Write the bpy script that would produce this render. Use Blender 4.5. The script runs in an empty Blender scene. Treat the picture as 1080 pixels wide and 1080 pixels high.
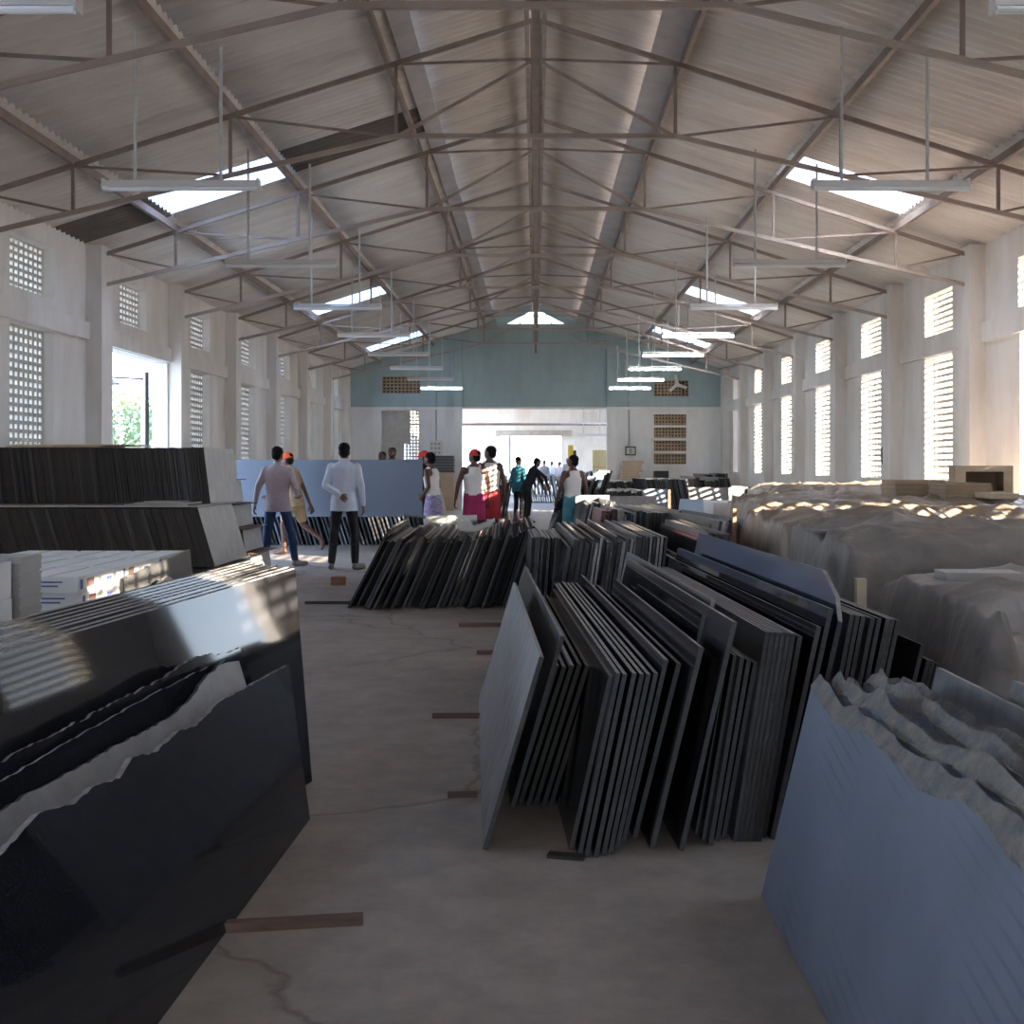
import bpy, bmesh, math, random
from mathutils import Vector, Matrix, noise
random.seed(7)
sc = bpy.context.scene
COL = sc.collection
F, PX, PY, CAMZ = 1200.0, 565.0, 490.0, 1.45
R = math.radians
W = 6.17            # half width of the hall

def at(px, py, d):
    return Vector(((px-PX)/F*d, d, CAMZ-(py-PY)/F*d))
def floor_d(py):
    return CAMZ*F/(py-PY)

# ------------------------------------------------------------------ materials
def mat(name, col, rough=.6, var=.0, scale=6., bump=0., bscale=40., metal=0., spec=.5, col2=None, stretch=(1,1,1),
        speck=None, emit=None, coat=0., detail=6., transl=0., sheen=0.):
    m = bpy.data.materials.new(name); m.use_nodes = True
    nt = m.node_tree; N = nt.nodes; L = nt.links
    b = N['Principled BSDF']; out = N['Material Output']
    b.inputs['Base Color'].default_value = (*col, 1)
    b.inputs['Roughness'].default_value = rough
    b.inputs['Metallic'].default_value = metal
    b.inputs['Specular IOR Level'].default_value = spec
    b.inputs['Coat Weight'].default_value = coat
    tc = N.new('ShaderNodeTexCoord'); mp = N.new('ShaderNodeMapping')
    mp.inputs['Scale'].default_value = stretch
    L.new(tc.outputs['Object'], mp.inputs['Vector'])
    src = None
    if var > 0 or col2:
        n = N.new('ShaderNodeTexNoise'); n.inputs['Scale'].default_value = scale; n.inputs['Detail'].default_value = detail
        n.inputs['Roughness'].default_value = .6
        L.new(mp.outputs[0], n.inputs['Vector'])
        r = N.new('ShaderNodeValToRGB'); r.color_ramp.elements[0].position = .3; r.color_ramp.elements[1].position = .7
        c2 = col2 or tuple(min(1, c*(1+var)) for c in col)
        c1 = col if col2 else tuple(c*(1-var) for c in col)
        r.color_ramp.elements[0].color = (*c1, 1); r.color_ramp.elements[1].color = (*c2, 1)
        L.new(n.outputs['Fac'], r.inputs['Fac']); src = r.outputs['Color']
    if speck:
        n2 = N.new('ShaderNodeTexVoronoi'); n2.inputs['Scale'].default_value = speck[0]
        L.new(tc.outputs['Object'], n2.inputs['Vector'])
        r2 = N.new('ShaderNodeValToRGB'); r2.color_ramp.elements[0].position = speck[1]; r2.color_ramp.elements[1].position = speck[1]+.05
        r2.color_ramp.elements[0].color = (1,1,1,1); r2.color_ramp.elements[1].color = (0,0,0,1)
        L.new(n2.outputs['Distance'], r2.inputs['Fac'])
        mx = N.new('ShaderNodeMixRGB'); mx.inputs['Color2'].default_value = (*speck[2], 1)
        if src: L.new(src, mx.inputs['Color1'])
        else: mx.inputs['Color1'].default_value = (*col, 1)
        L.new(r2.outputs['Color'], mx.inputs['Fac']); src = mx.outputs['Color']
    if src: L.new(src, b.inputs['Base Color'])
    if bump > 0:
        n3 = N.new('ShaderNodeTexNoise'); n3.inputs['Scale'].default_value = bscale; n3.inputs['Detail'].default_value = 5
        L.new(mp.outputs[0], n3.inputs['Vector'])
        bp = N.new('ShaderNodeBump'); bp.inputs['Strength'].default_value = bump; bp.inputs['Distance'].default_value = .02
        L.new(n3.outputs['Fac'], bp.inputs['Height']); L.new(bp.outputs[0], b.inputs['Normal'])
    if emit:
        b.inputs['Emission Color'].default_value = (*emit[0], 1); b.inputs['Emission Strength'].default_value = emit[1]
    if transl > 0:
        t = N.new('ShaderNodeBsdfTranslucent'); mxs = N.new('ShaderNodeMixShader'); mxs.inputs['Fac'].default_value = transl
        t.inputs['Color'].default_value = (*col, 1)
        L.new(b.outputs[0], mxs.inputs[1]); L.new(t.outputs[0], mxs.inputs[2]); L.new(mxs.outputs[0], out.inputs['Surface'])
    return m

M = {}
M['black'] = mat('polished_black_granite', (.016,.0165,.02), .05, spec=.24, speck=(230,.12,(.09,.09,.1)), bump=.0)
M['dark'] = mat('polished_dark_granite', (.026,.026,.03), .14, spec=.4, var=.3, scale=60)
M['honed'] = mat('honed_grey_granite', (.085,.085,.09), .3, var=.25, scale=30)
M['sawn'] = mat('sawn_grey_granite', (.2,.2,.21), .6, var=.2, scale=14, bump=.15, bscale=160)
M['light'] = mat('pale_sawn_granite', (.36,.36,.36), .7, var=.18, scale=9, bump=.2, bscale=140)
M['edge_top'] = mat('dusty_lit_top_edge', (.25,.235,.22), .6, var=.35, scale=30, bump=.2, bscale=120)  # dust plus the light on upward edges, put into one paler colour
M['edge'] = mat('slab_edge', (.07,.072,.078), .55, var=.3, scale=50, bump=.2, bscale=120)
M['edge_dark'] = mat('dark_slab_edge', (.036,.031,.028), .6, var=.4, scale=40, bump=.2, bscale=120)
M['edge_light'] = mat('pale_slab_edge', (.33,.32,.31), .6, var=.25, scale=40, bump=.15, bscale=120)
M['bluegrey'] = mat('skylit_blue_grey_granite', (.17,.205,.27), .38, var=.12, scale=60)  # blue-grey stone, with extra blue put in for skylight through the left door
M['navy'] = mat('deep_blue_granite', (.045,.06,.105), .1, var=.2, scale=60, spec=.6)
M['maroon'] = mat('maroon_granite', (.09,.02,.02), .2, var=.3, scale=40)
M['cream'] = mat('cream_stone', (.55,.52,.45), .5, var=.12, scale=10)
M['beige'] = mat('beige_stone', (.38,.34,.29), .5, var=.2, scale=10)
M['rough'] = mat('broken_stone', (.2,.19,.18), .9, col2=(.4,.37,.33), scale=18, bump=.8, bscale=30)
M['rustline'] = mat('rusty_broken_stone', (.14,.147,.16), .85, col2=(.3,.275,.235), scale=14, bump=.6, bscale=60)
M['steel'] = mat('rusty_painted_steel', (.33,.265,.23), .7, col2=(.22,.16,.13), scale=3, bump=.2)
M['steel_pale'] = mat('pale_painted_steel', (.42,.36,.32), .65, col2=(.34,.26,.21), scale=2)
M['pipe'] = mat('galvanised_pipe', (.5,.5,.48), .45, var=.15, scale=8)
M['wood'] = mat('timber', (.36,.2,.11), .75, col2=(.24,.125,.07), scale=5, stretch=(1,8,8))
M['wood_red'] = mat('red_brown_timber', (.2,.125,.095), .8, col2=(.13,.085,.065), scale=5, stretch=(1,8,8))
M['wood_pale'] = mat('pale_timber', (.72,.61,.45), .7, col2=(.6,.48,.33), scale=4, stretch=(1,6,6))
M['card'] = mat('brown_cardboard', (.45,.34,.235), .8, var=.12, scale=4)
M['carton'] = mat('white_carton', (.72,.71,.69), .6, var=.05, scale=5)
M['print'] = mat('blue_print', (.09,.12,.3), .6)
M['print_grey'] = mat('grey_print', (.16,.16,.22), .6)
M['print_red'] = mat('red_print', (.5,.05,.05), .6)
M['photo'] = mat('carton_picture', (.18,.09,.08), .5, var=.4, scale=30)
M['tile_grey'] = mat('grey_tile', (.4,.39,.37), .6, var=.1, scale=6)
M['blackedge']=mat('black_slab_edge',(.02,.02,.021),.6,var=.3,scale=40)
M['tile_pale']=mat('chalk_marked_stone',(.46,.45,.43),.7,var=.12,scale=7)
M['hair'] = mat('black_hair', (.008,.007,.006), .9, spec=.2, bump=.5, bscale=90)
M['skin'] = mat('brown_skin', (.2,.1,.062), .5, var=.06, scale=8)
M['skin_dark'] = mat('dark_brown_skin', (.1,.045,.03), .45, var=.06, scale=8)
M['eye'] = mat('eye_white', (.7,.68,.65), .3)
M['denim'] = mat('blue_denim', (.025,.05,.13), .85, var=.35, scale=7, bump=.1, bscale=60)
M['blackjean'] = mat('black_denim', (.014,.013,.016), .85, var=.3, scale=8)
M['shirt_check'] = mat('pink_grey_checked_shirt', (.48,.40,.42), .85, var=.22, scale=60, bump=.2, bscale=14)
M['shirt_white'] = mat('pale_blue_shirt', (.6,.64,.75), .8, var=.06, scale=12, bump=.25, bscale=12)
M['vest'] = mat('white_cotton_vest', (.72,.69,.66), .85, var=.05, scale=10, bump=.15, bscale=14)
M['khaki'] = mat('khaki_cloth', (.38,.28,.17), .85, var=.15, scale=8)
M['orange'] = mat('orange_cloth', (.85,.13,.04), .8, var=.1, scale=12)
M['red'] = mat('red_cloth', (.6,.035,.035), .8, var=.12, scale=12)
M['magenta'] = mat('magenta_cloth', (.33,.02,.09), .85, var=.2, scale=10)
M['redcloth'] = mat('crimson_cloth', (.33,.02,.03), .85, var=.2, scale=10)
M['turq'] = mat('turquoise_cloth', (.09,.3,.36), .85, var=.25, scale=9)
M['teal_shirt'] = mat('teal_shirt', (.02,.14,.2), .85, var=.2, scale=9)
M['blackcloth'] = mat('black_cloth', (.015,.015,.016), .9, var=.2, scale=9)
M['greycloth'] = mat('grey_cloth', (.2,.19,.19), .9, var=.2, scale=9)
M['lilac'] = mat('lilac_checked_cloth', (.42,.38,.55), .85, col2=(.2,.12,.24), scale=26, stretch=(.4,.4,3), detail=1)
M['shoe'] = mat('grey_shoe', (.22,.2,.18), .7)
M['brownshoe'] = mat('brown_shoe', (.1,.07,.05), .7)
M['plastic'] = mat('white_plastic_sheet', (.66,.67,.66), .45, var=.08, scale=6, bump=.4, bscale=9, transl=.25)
M['box_grey'] = mat('grey_enamel', (.3,.3,.31), .5)
M['box_black'] = mat('black_enamel', (.03,.03,.033), .5)
M['yellow'] = mat('yellow_enamel', (.72,.45,.04), .5)
M['buff'] = mat('buff_enamel', (.52,.42,.2), .55, var=.1, scale=3)
M['tube_on'] = mat('lit_tube', (.9,.95,1), .4, emit=((.86,.96,1.0), 38.))
M['tube_off'] = mat('unlit_tube', (.82,.84,.84), .3)
M['housing'] = mat('white_fixture', (.62,.6,.57), .5)
M['leaf'] = mat('green_leaves', (.3,.38,.2), .7, var=.4, scale=8)
M['bark'] = mat('bark', (.18,.12,.08), .9, var=.3, scale=12)
M['recess'] = mat('dark_recess', (.12,.1,.085), .9)
M['rod'] = mat('dark_iron', (.04,.035,.03), .5)

# ------------------------------------------------------------------ mesh helpers
class MB:
    def __init__(s): s.v=[]; s.f=[]; s.m=[]
    def add(s, vs, fs, mi=0):
        o=len(s.v); s.v += [tuple(v) for v in vs]
        for f in fs: s.f.append(tuple(i+o for i in f)); s.m.append(mi)
        return s
    def box(s, x0,x1,y0,y1,z0,z1, mi=0):
        vs=[(x0,y0,z0),(x1,y0,z0),(x1,y1,z0),(x0,y1,z0),(x0,y0,z1),(x1,y0,z1),(x1,y1,z1),(x0,y1,z1)]
        return s.add(vs,[(0,3,2,1),(4,5,6,7),(0,1,5,4),(1,2,6,5),(2,3,7,6),(3,0,4,7)],mi)
    def bar(s, a, b, w, h=None, mi=0, up=Vector((0,0,1))):
        a=Vector(a); b=Vector(b); h=h or w; d=(b-a).normalized()
        if abs(d.dot(up))>.98: up=Vector((0,1,0))
        u=d.cross(up).normalized()*(w/2); v=u.cross(d).normalized()*(h/2)
        vs=[p+q for p in (a,b) for q in (-u-v,u-v,u+v,-u+v)]
        return s.add(vs,[(0,3,2,1),(4,5,6,7),(0,1,5,4),(1,2,6,5),(2,3,7,6),(3,0,4,7)],mi)
    def tube(s, a, b, r, r2=None, n=10, mi=0):
        a=Vector(a); b=Vector(b); r2=r if r2 is None else r2; d=(b-a).normalized()
        up=Vector((0,0,1)) if abs(d.z)<.95 else Vector((0,1,0))
        u=d.cross(up).normalized(); v=d.cross(u)
        vs=[]
        for p,q in ((a,r),(b,r2)):
            for k in range(n):
                t=2*math.pi*k/n; vs.append(p+(u*math.cos(t)+v*math.sin(t))*q)
        fs=[(k,(k+1)%n,n+(k+1)%n,n+k) for k in range(n)]+[tuple(range(n-1,-1,-1)),tuple(range(n,2*n))]
        return s.add(vs,fs,mi)
    def capsule(s, a, ra, b, rb, n=12, mi=0):
        a=Vector(a); b=Vector(b); d=(b-a).normalized()
        up=Vector((0,0,1)) if abs(d.z)<.95 else Vector((0,1,0))
        u=d.cross(up).normalized(); v=d.cross(u); vs=[]; rings=[]
        prof=[(a,ra,t) for t in (-80,-45,0)]+[(b,rb,t) for t in (0,45,80)]
        for p,r,t in prof:
            c=p+d*(r*math.sin(R(t))); q=r*math.cos(R(t))
            for k in range(n):
                w=2*math.pi*k/n; vs.append(c+(u*math.cos(w)+v*math.sin(w))*q)
        m=len(prof)
        fs=[(i*n+k,i*n+(k+1)%n,(i+1)*n+(k+1)%n,(i+1)*n+k) for i in range(m-1) for k in range(n)]
        fs+=[tuple(range(n-1,-1,-1)),tuple(range((m-1)*n,m*n))]
        return s.add(vs,fs,mi)
    def loft(s, rings, n=20, mi=0, T=None):
        vs=[]
        for c,rx,ry in rings:
            for k in range(n):
                w=2*math.pi*k/n; p=Vector((c[0]+rx*math.cos(w), c[1]+ry*math.sin(w), c[2]))
                vs.append(T(p) if T else p)
        m=len(rings)
        fs=[(i*n+k,i*n+(k+1)%n,(i+1)*n+(k+1)%n,(i+1)*n+k) for i in range(m-1) for k in range(n)]
        fs+=[tuple(range(n-1,-1,-1)),tuple(range((m-1)*n,m*n))]
        return s.add(vs,fs,mi)
    def ell(s, c, rx, ry, rz, n=16, mi=0, T=None):
        rings=[]
        for i in range(1,9):
            t=math.pi*i/9; rings.append(((c[0],c[1],c[2]-rz*math.cos(t)), rx*math.sin(t), ry*math.sin(t)))
        return s.loft(rings,n,mi,T)
    def mesh(s, name, mats, smooth=False):
        me=bpy.data.meshes.new(name); me.from_pydata(s.v,[],s.f)
        for m in (mats if isinstance(mats,(list,tuple)) else [mats]): me.materials.append(m)
        for p,mi in zip(me.polygons,s.m): p.material_index=mi; p.use_smooth=smooth
        bm=bmesh.new(); bm.from_mesh(me); bmesh.ops.recalc_face_normals(bm,faces=bm.faces); bm.to_mesh(me); bm.free()
        return me
    def build(s, name, mats, parent=None, loc=(0,0,0), rot=(0,0,0), smooth=False, label=None, cat=None, group=None, kind=None):
        return link(name, s.mesh(name,mats,smooth), parent, loc, rot, label, cat, group, kind)

def link(name, me, parent=None, loc=(0,0,0), rot=(0,0,0), label=None, cat=None, group=None, kind=None):
    o=bpy.data.objects.new(name, me); COL.objects.link(o)
    o.location=loc; o.rotation_euler=rot
    if parent: o.parent=parent
    tag(o,label,cat,group,kind); return o
def tag(o,label=None,cat=None,group=None,kind=None):
    if label: o['label']=label
    if cat: o['category']=cat
    if group: o['group']=group
    if kind: o['kind']=kind
    return o
def empty(name, loc=(0,0,0), rz=0, label=None, cat=None, group=None):
    return link(name,None,None,loc,(0,0,rz),label,cat,group)
def copy_tree(o, parent=None):
    c=o.copy(); COL.objects.link(c)
    if parent: c.parent=parent
    for ch in list(o.children): copy_tree(ch,c)
    return c
ONES=['zeroth','first','second','third','fourth','fifth','sixth','seventh','eighth','ninth','tenth','eleventh','twelfth','thirteenth','fourteenth','fifteenth','sixteenth','seventeenth','eighteenth','nineteenth']
TENS={2:'twent',3:'thirt',4:'fort',5:'fift',6:'sixt',7:'sevent',8:'eight',9:'ninet'}
def nth(n):
    if n<20: return ONES[n]
    t,u=divmod(n,10)
    return TENS[t]+'ieth' if u==0 else TENS[t]+'y-'+ONES[u]

def panel_mesh(us, vs_, holes, T, frame):
    """wall of cells on the grid us x vs_, minus holes; frame(u,v,t) -> point"""
    us=sorted(set(us)); vv=sorted(set(vs_)); mb=MB()
    nu,nv=len(us)-1,len(vv)-1
    def solid(i,j):
        if i<0 or j<0 or i>=nu or j>=nv: return False
        cu=(us[i]+us[i+1])/2; cv=(vv[j]+vv[j+1])/2
        return not any(h[0]<cu<h[1] and h[2]<cv<h[3] for h in holes)
    for i in range(nu):
        for j in range(nv):
            if not solid(i,j): continue
            a,b,c,d=us[i],us[i+1],vv[j],vv[j+1]
            mb.add([frame(a,c,0),frame(b,c,0),frame(b,d,0),frame(a,d,0)],[(0,1,2,3)])
            mb.add([frame(a,c,T),frame(b,c,T),frame(b,d,T),frame(a,d,T)],[(3,2,1,0)])
            for (di,dj,p,q) in ((-1,0,(a,c),(a,d)),(1,0,(b,c),(b,d)),(0,-1,(a,c),(b,c)),(0,1,(a,d),(b,d))):
                if not solid(i+di,j+dj):
                    mb.add([frame(*p,0),frame(*q,0),frame(*q,T),frame(*p,T)],[(0,1,2,3)])
    return mb
def merge_mesh(me, dist=1e-4):
    bm=bmesh.new(); bm.from_mesh(me); bmesh.ops.remove_doubles(bm,verts=bm.verts,dist=dist)
    bmesh.ops.recalc_face_normals(bm,faces=bm.faces); bm.to_mesh(me); bm.free(); return me
# ------------------------------------------------------------------ the hall
Y0, YF = -9.0, 36.6
TR = [5.3+3.5*k for k in range(9)]           # trusses and pillars
WIN = [13.95+3.5*k for k in range(-6,7)]     # window centres along the side walls
def zroof(x): return 6.5-.316*abs(x)

def wall_mat(name, low, high, zsplit, grime):
    m=mat(name, low, .85, bump=.15, bscale=25)
    nt=m.node_tree; N=nt.nodes; L=nt.links; b=N['Principled BSDF']
    g=N.new('ShaderNodeNewGeometry'); s=N.new('ShaderNodeSeparateXYZ'); L.new(g.outputs['Position'],s.inputs[0])
    n=N.new('ShaderNodeTexNoise'); n.inputs['Scale'].default_value=.9; n.inputs['Detail'].default_value=8; n.inputs['Roughness'].default_value=.68
    mp=N.new('ShaderNodeMapping'); mp.inputs['Scale'].default_value=(1.6,1.6,.5); L.new(g.outputs['Position'],mp.inputs[0]); L.new(mp.outputs[0],n.inputs['Vector'])
    def two(c):
        r=N.new('ShaderNodeValToRGB'); r.color_ramp.elements[0].position=.34; r.color_ramp.elements[1].position=.62
        r.color_ramp.elements[0].color=(c[0]*grime[0],c[1]*grime[1],c[2]*grime[2],1); r.color_ramp.elements[1].color=(*c,1)
        L.new(n.outputs['Fac'],r.inputs['Fac']); return r.outputs['Color']
    if high is None: L.new(two(low),b.inputs['Base Color']); return m
    gt=N.new('ShaderNodeMath'); gt.operation='GREATER_THAN'; gt.inputs[1].default_value=zsplit; L.new(s.outputs['Z'],gt.inputs[0])
    mx=N.new('ShaderNodeMixRGB'); L.new(gt.outputs[0],mx.inputs['Fac']); L.new(two(low),mx.inputs['Color1']); L.new(two(high),mx.inputs['Color2'])
    L.new(mx.outputs[0],b.inputs['Base Color']); return m
M['wall']=wall_mat('white_washed_wall',(.80,.78,.75),None,0,(.82,.79,.75))
M['wall_far']=wall_mat('white_and_teal_wall',(.76,.75,.73),(.36,.455,.46),3.3,(.82,.82,.8))
M['jali']=mat('cement_lattice',(.6,.57,.52),.85,var=.12,scale=5)
M['jali_brown']=mat('brown_brick_lattice',(.42,.31,.2),.85,var=.2,scale=6)

# floor
fm=mat('concrete_floor',(.33,.29,.255),.62,col2=(.42,.375,.33),scale=1.1,bump=.12,bscale=18,detail=9)
nt=fm.node_tree; N=nt.nodes; L=nt.links
v=N.new('ShaderNodeTexVoronoi'); v.feature='DISTANCE_TO_EDGE'; v.inputs['Scale'].default_value=.33
nz=N.new('ShaderNodeTexNoise'); nz.inputs['Scale'].default_value=2.2; nz.inputs['Detail'].default_value=6
tc=N.new('ShaderNodeTexCoord'); ad=N.new('ShaderNodeMixRGB'); ad.blend_type='ADD'; ad.inputs['Fac'].default_value=.55
L.new(tc.outputs['Object'],nz.inputs['Vector']); L.new(tc.outputs['Object'],ad.inputs['Color1']); L.new(nz.outputs['Color'],ad.inputs['Color2']); L.new(ad.outputs[0],v.inputs['Vector'])
rp=N.new('ShaderNodeValToRGB'); rp.color_ramp.elements[0].position=0; rp.color_ramp.elements[0].color=(.62,.6,.58,1); rp.color_ramp.elements[1].position=.008; rp.color_ramp.elements[1].color=(1,1,1,1)
L.new(v.outputs['Distance'],rp.inputs['Fac'])
# scuffed dusty patches
n5=N.new('ShaderNodeTexNoise'); n5.inputs['Scale'].default_value=5; n5.inputs['Detail'].default_value=8; n5.inputs['Roughness'].default_value=.7; L.new(tc.outputs['Object'],n5.inputs['Vector'])
r5=N.new('ShaderNodeValToRGB'); r5.color_ramp.elements[0].position=.35; r5.color_ramp.elements[0].color=(.8,.8,.8,1); r5.color_ramp.elements[1].position=.65; r5.color_ramp.elements[1].color=(1.08,1.07,1.06,1); L.new(n5.outputs['Fac'],r5.inputs['Fac'])
base=[l.from_socket for l in nt.links if l.to_socket==N['Principled BSDF'].inputs['Base Color']][0]
m1=N.new('ShaderNodeMixRGB'); m1.blend_type='MULTIPLY'; m1.inputs['Fac'].default_value=1; L.new(base,m1.inputs['Color1']); L.new(rp.outputs['Color'],m1.inputs['Color2'])
m2=N.new('ShaderNodeMixRGB'); m2.blend_type='MULTIPLY'; m2.inputs['Fac'].default_value=1; L.new(m1.outputs[0],m2.inputs['Color1']); L.new(r5.outputs['Color'],m2.inputs['Color2'])
L.new(m2.outputs[0],N['Principled BSDF'].inputs['Base Color'])
MB().box(-W-.3,W+.3,Y0-.3,62,-.2,0).build('floor',fm,kind='structure')
gm=mat('sandy_ground',(.5,.44,.36),.9,var=.15,scale=.5)
MB().box(-140,140,-120,160,-.5,-.21).build('ground',gm,kind='structure')

# side walls -------------------------------------------------------------
holesR=[]; holesL=[]
for i,y in enumerate(WIN):
    holesR+= [(y-.6,y+.6,2.05 if abs(y-10.45)<.1 else 1.22,3.12),(y-.6,y+.6,3.46,4.1)]
    holesL+= [(y-.6,y+.6,3.56,4.2)]
    if abs(y-17.45)>.1 and abs(y-3.45)>.1: holesL+= [(y-.6,y+.6,1.22,3.15)]
LD=(16.1,19.05,0,3.15); holesL=[h for h in holesL]+[LD,(2.3,4.7,0,3.0)]
RD=(12.55,14.5,0,3.12); holesR=[h for h in holesR if not(h[2]<3 and (abs((h[0]+h[1])/2-13.95)<.1 or h[1]<6))]+[RD]
def side(name,holes,sgn):
    us=[Y0,YF]; vs=[0,4.62]
    for h in holes: us+=h[:2]; vs+=h[2:]
    mb=panel_mesh(us,vs,holes,.25,lambda u,v,t:(sgn*(W+t),u,v))
    me=merge_mesh(mb.mesh(name,M['wall'])); return link(name,me,kind='structure')
side('wall_left',holesL,-1); side('wall_right',holesR,1)
# pillars and lintel bands
n=0
for s in (-1,1):
    for t in [-8.7,-5.2,-1.7,1.8]+TR+[36.45]:
        n+=1; MB().box(min(s*(W-.22),s*W),max(s*(W-.22),s*W),t-.2,min(t+.2,36.6),0,zroof(W)-.08).build(f'trim_{n}',M['wall'],kind='structure')
    ys=[Y0]+[t for t in [-8.7,-5.2,-1.7,1.8]+TR]+[YF]
    for a,b in zip(ys[1:-1],ys[2:]):
        n+=1; MB().box(min(s*(W-.06),s*W),max(s*(W-.06),s*W),a+.2,b-.2,3.13 if s>0 else 3.16,3.4).build(f'trim_{n}',M['wall'],kind='structure')
# lattice windows
def jali_mesh(w,h,nx,nz,t=.075,bw=.034,name='window',bh=None):
    bh=bh or bw
    mb=MB()
    for i in range(nx+1):
        x=-w/2+w*i/nx; mb.box(x-bw/2,x+bw/2,-t/2,t/2,0,h)
    for j in range(nz+1):
        z=h*j/nz; mb.box(-w/2,w/2,-t/2+.002,t/2-.002,z-bh/2,z+bh/2)
    return mb.mesh(name,M['jali'])
JR=(jali_mesh(1.2,1.92,6,19,.028,.022,bh=.046),jali_mesh(1.2,.64,6,7,.028,.022,bh=.044))
JS=jali_mesh(1.2,1.07,8,11,.05,.022,bh=.046)
JL=(jali_mesh(1.2,1.92,9,18,.06,.062,bh=.05),jali_mesh(1.2,.64,9,7,.06,.05,bh=.042))
nw=0
for s,ho in ((-1,holesL),(1,holesR)):
    for h in ho:
        if h[2]==0: continue
        nw+=1; link(f'window_{nw}', JS if abs(h[2]-2.05)<.01 else (JL if s<0 else JR)[0 if h[2]<2 else 1], None, (s*(W+.17),(h[0]+h[1])/2,h[2]), (0,0,R(90)), kind='structure')
# far wall ---------------------------------------------------------------
hF=[(-2.38,2.29,0,3.25),(-4.97,-3.75,1.5,3.19),(3.76,4.88,1.45,3.1),(-4.94,-3.72,3.74,4.29),(3.82,4.92,3.65,4.16)]
us=[-W-.25,W+.25]; vs=[0,4.55]
for h in hF: us+=h[:2]; vs+=h[2:]
mb=panel_mesh(us,vs,hF,.22,lambda u,v,t:(u,YF+t,v))
# gable with the open top
g=[(-W-.25,4.55),(W+.25,4.55),(1.0,zroof(1.0)-.25),(1.0,5.95),(-1.0,5.95),(-1.0,zroof(1.0)-.25)]
for g in ([(-W-.25,4.55),(0,4.55),(0,5.98),(-.95,5.98),(-.1,6.42),(-.1,6.62),(-1.6,6.1),(-W-.25,4.62)],[(W+.25,4.55),(0,4.55),(0,5.98),(.95,5.98),(.1,6.42),(.1,6.62),(1.6,6.1),(W+.25,4.62)]):
  k=len(g); mb.add([(x,YF,z) for x,z in g]+[(x,YF+.22,z) for x,z in g],[tuple(range(k)),tuple(range(2*k-1,k-1,-1))]+[(i,(i+1)%k,k+(i+1)%k,k+i) for i in range(k)])
mb.build('wall_back',M['wall_far'],kind='structure')
for i,(a,b) in enumerate(((-2.62,-2.36),(2.28,2.58))):
    n+=1; MB().box(a,b,YF-.14,YF,0,5.6).build(f'trim_{n}',M['wall_far'],kind='structure')
n+=1; MB().box(-W,-2.62,YF-.06,YF,3.22,3.3).box(2.58,W,YF-.06,YF,3.22,3.3).build(f'trim_{n}',M['wall'],kind='structure')
n+=1; MB().box(-2.36,2.28,YF-.05,YF,3.5,3.56).box(-2.36,2.28,YF-.05,YF,4.1,4.14).build(f'trim_{n}',M['wall_far'],kind='structure')
def far_win(h,nx,nz,m,solid):
    global nw
    nw+=1; w=h[1]-h[0]; hh=h[3]-h[2]; mb=MB()
    for i in range(nx+1):
        x=h[0]+w*i/nx; mb.box(x-.02,x+.02,YF+.06,YF+.13,h[2],h[3])
    for j in range(nz+1):
        z=h[2]+hh*j/nz; mb.box(h[0],h[1],YF+.062,YF+.128,z-.02,z+.02)
    if solid: mb.box(h[0],h[1],YF+.15,YF+.17,h[2],h[3],1)
    elif nx==12: mb.box(h[0],h[1]-.3,YF+.14,YF+.16,h[2]+.6,h[3]).box(h[0],h[0]+.7,YF+.16,YF+.18,h[2],h[2]+.7)
    mb.build(f'window_{nw}',[m,M['recess']],kind='structure')
far_win(hF[1],12,16,M['jali'],False); far_win(hF[2],11,15,M['jali_brown'],True)
far_win(hF[3],10,5,M['jali_brown'],True); far_win(hF[4],10,5,M['jali_brown'],True)
n+=1; mb=MB()
for z in (1.84,2.26,2.68,3.1,1.43): mb.box(3.72,4.92,YF-.03,YF+.06,z-.035,z+.035)
mb.box(3.72,3.8,YF-.03,YF+.06,1.43,3.1).box(4.84,4.92,YF-.03,YF+.06,1.43,3.1)
mb.build(f'trim_{n}',M['wall'],kind='structure')
# room beyond the far opening --------------------------------------------
YB=60.
hB=[(-1.9,1.35,0,2.95),(-4.2,-3.0,.9,3.2)]
us=[-W-.25,W+.25]; vs=[0,4.6]
for h in hB: us+=h[:2]; vs+=h[2:]
panel_mesh(us,vs,hB,.22,lambda u,v,t:(u,YB+t,v)).build('wall_rear_room',M['wall'],kind='structure')
nw+=1; mb=MB()
for i in range(11): mb.box(-4.2+.12*i-.02,-4.2+.12*i+.02,YB+.05,YB+.12,.9,3.2)
for j in range(20): mb.box(-4.2,-3.0,YB+.05,YB+.12,.9+.12*j-.02,.9+.12*j+.02)
mb.build(f'window_{nw}',M['jali'],kind='structure')
for s in (-1,1):
    ho=[(39,42,1.2,3.6),(45,49,1.2,3.6),(52,56,1.2,3.6)]; us=[YF+.22,YB]; vs=[0,4.6]
    for h in ho: us+=h[:2]; vs+=h[2:]
    panel_mesh(us,vs,ho,.25,lambda u,v,t:(s*(W+t),u,v)).build('wall_rear_left' if s<0 else 'wall_rear_right',M['wall'],kind='structure')
hc=[(-5,-1.5,39,44),(1.5,5,46,51),(-5,-1.5,53,58)]
us=[-W,W]; vs=[YF+.22,YB]
for h in hc: us+=h[:2]; vs+=h[2:]
panel_mesh(us,vs,hc,.1,lambda u,v,t:(u,v,4.6+t)).build('ceiling_rear_room',M['wall'],kind='structure')
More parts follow.
